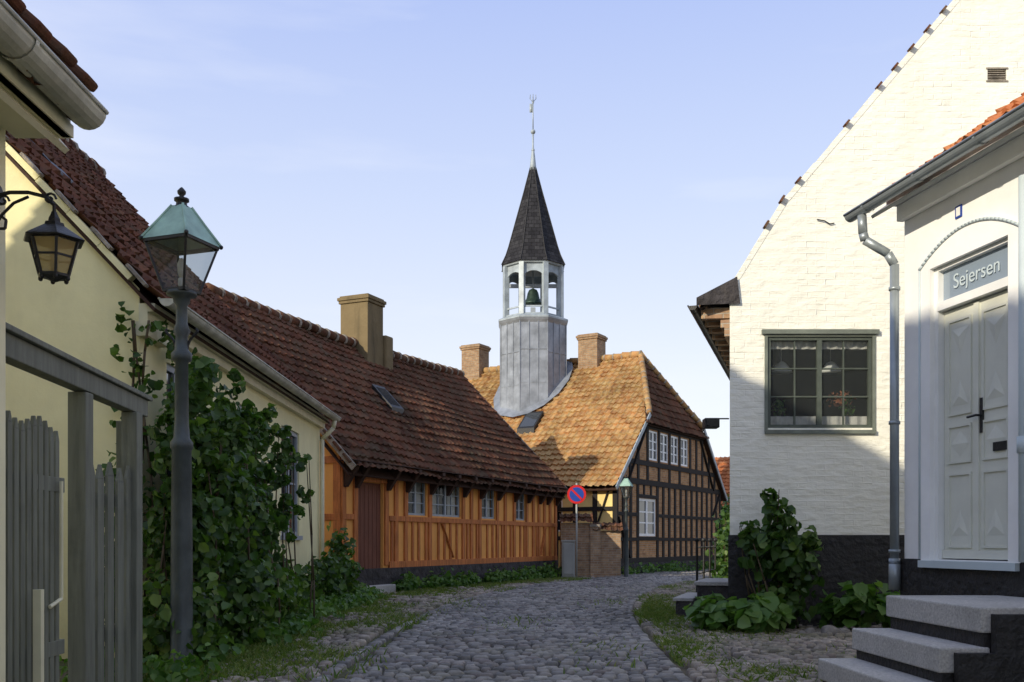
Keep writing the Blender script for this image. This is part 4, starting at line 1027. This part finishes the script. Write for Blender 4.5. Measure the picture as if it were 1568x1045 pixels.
plant('wall_base_plants',w,'leafl',.10,0,(0,26,0))
plant('hollyhock_bush',[(3.42,12.5,1.40,.22,.2,.28,130),(3.32,12.45,1.0,.40,.3,.34,280),(3.6,12.5,.8,.36,.3,.35,240),(3.4,12.5,.35,.33,.3,.33,240),(3.05,12.5,1.2,.16,.2,.20,70),(3.78,12.5,1.15,.18,.2,.18,70),(3.3,12.5,1.72,.1,.1,.12,30)],'leaf',.12,16)
plant('broad_leaf_plant',[(2.65,12.4,.2,.36,.4,.2,130),(3.0,12.1,.22,.38,.3,.2,130),(3.2,12.4,.3,.25,.3,.26,80),(2.6,12.9,.22,.22,.3,.2,70)],'leafl',.19,0,flat=.9,aspect=.7)
plant('broad_leaf_plant',[(4.35,12.3,.35,.33,.3,.28,120),(4.75,12.2,.3,.33,.3,.28,120),(4.1,12.5,.25,.22,.2,.2,60)],'leafl',.16,0,flat=.9,aspect=.7)
plant('roadside_bush',[(4.7,21,.8,.45,.6,.7,500),(5.1,22.5,1.1,.4,.6,.8,500),(5.9,26,1.2,.6,.8,1.1,500),(4.1,18.6,.4,.3,.5,.4,250)],'leaf',.12,6)
plant('distant_tree',[(11,46,2.0,1.8,1.5,1.8,1500),(12.5,47,2.6,1.5,1.5,1.4,1200)],'leaf',.22,4)
RK=MB()
def rock(x,y,r): 
    i=len(RK.v); RK.ball((x,y,r*.4),r,9)
    RK.v[i:]=[(x+(a-x)*(1+.25*math.sin(a*40)),y+(b-y)*.8,c*.75+.01*math.sin(b*50)) for a,b,c in RK.v[i:]]
for x,y,r in ((3.65,12.0,.09),(3.85,11.9,.13),(4.05,12.0,.09),(3.5,11.8,.07),(4.9,11.9,.12)): rock(x,y,r)
RK.make('field_stones','rock',None,True)
DH=empty('distant_house',(16,52,0)); Fdh=Frame((9.5,49),(.9,-.3)); 
wall(Fdh,0,9,0,2.9).make('walls','ochre',DH); roof_pair(DH,Fdh,9,6,3,5.6,.3,.1,'roofG',seed=71)
mb=MB(); mb.poly(gable(Fdh,0,6,2.95,5.55)); mb.poly(gable(Fdh,9,6,2.95,5.55)); mb.make('gables','ochre',DH)

# ================================================================== sky, sun, camera
AZ=(-.70,-.715); EL=math.radians(22)
w=bpy.data.worlds.new('World'); scene.world=w; w.use_nodes=True; nt=w.node_tree; nd=nt.nodes; bg=nd['Background']
sky=nd.new('ShaderNodeTexSky'); sky.sky_type='NISHITA'; sky.sun_disc=False; sky.sun_elevation=EL
sky.sun_rotation=math.atan2(AZ[0],AZ[1]); sky.air_density=1.0; sky.dust_density=1.2; sky.ozone_density=1.0
tc=nd.new('ShaderNodeTexCoord'); sep=nd.new('ShaderNodeSeparateXYZ'); nt.links.new(tc.outputs['Generated'],sep.inputs[0])
rp=nd.new('ShaderNodeValToRGB'); nt.links.new(sep.outputs[2],rp.inputs[0]); e=rp.color_ramp.elements
e[0].position=0; e[0].color=(.98,.985,1.0,1); e[1].position=.9; e[1].color=(.52,.60,.86,1)
k=e.new(.16); k.color=(.86,.90,.99,1); k=e.new(.33); k.color=(.65,.74,.985,1); k=e.new(.52); k.color=(.44,.55,.94,1)
sc_=nd.new('ShaderNodeVectorMath'); sc_.operation='SCALE'; nt.links.new(rp.outputs[0],sc_.inputs[0]); sc_.inputs['Scale'].default_value=7.4
mp=nd.new('ShaderNodeMapping'); mp.inputs['Scale'].default_value=(1.6,1.6,9); mp.inputs['Rotation'].default_value=(.0,.18,.3); nt.links.new(tc.outputs['Generated'],mp.inputs[0])
nz=nd.new('ShaderNodeTexNoise'); nz.inputs['Scale'].default_value=1.3; nz.inputs['Detail'].default_value=7; nz.inputs['Roughness'].default_value=.5; nt.links.new(mp.outputs[0],nz.inputs['Vector'])
r2=nd.new('ShaderNodeValToRGB'); nt.links.new(nz.outputs[0],r2.inputs[0]); r2.color_ramp.elements[0].position=.54; r2.color_ramp.elements[0].color=(0,0,0,1); r2.color_ramp.elements[1].position=.8; r2.color_ramp.elements[1].color=(.4,.4,.4,1)
m1=nd.new('ShaderNodeMix'); m1.data_type='RGBA'; m1.inputs[0].default_value=.84; nt.links.new(sky.outputs[0],m1.inputs[6]); nt.links.new(sc_.outputs[0],m1.inputs[7])
m2=nd.new('ShaderNodeMix'); m2.data_type='RGBA'; nt.links.new(r2.outputs[0],m2.inputs[0]); nt.links.new(m1.outputs[2],m2.inputs[6]); m2.inputs[7].default_value=(7.2,7.25,7.4,1)
nt.links.new(m2.outputs[2],bg.inputs[0]); bg.inputs[1].default_value=.148
sd=bpy.data.lights.new('sun','SUN'); sd.energy=4.5; sd.angle=math.radians(.5); sd.color=(1,.89,.70)
so=bpy.data.objects.new('sun',sd); COL.objects.link(so)
dirv=V((AZ[0]*math.cos(EL),AZ[1]*math.cos(EL),math.sin(EL))); so.rotation_euler=dirv.to_track_quat('Z','Y').to_euler(); so.location=(-20,-20,20)
cd=bpy.data.cameras.new('camera'); cd.sensor_width=36; cd.lens=34.44; cd.shift_y=.196; cd.clip_end=1500; cd.clip_start=.05
ca=bpy.data.objects.new('camera',cd); ca.location=(0,0,1.15); ca.rotation_euler=(math.pi/2,0,0); COL.objects.link(ca); scene.camera=ca
scene.view_settings.view_transform='Standard'; scene.view_settings.look='None'; scene.view_settings.exposure=0
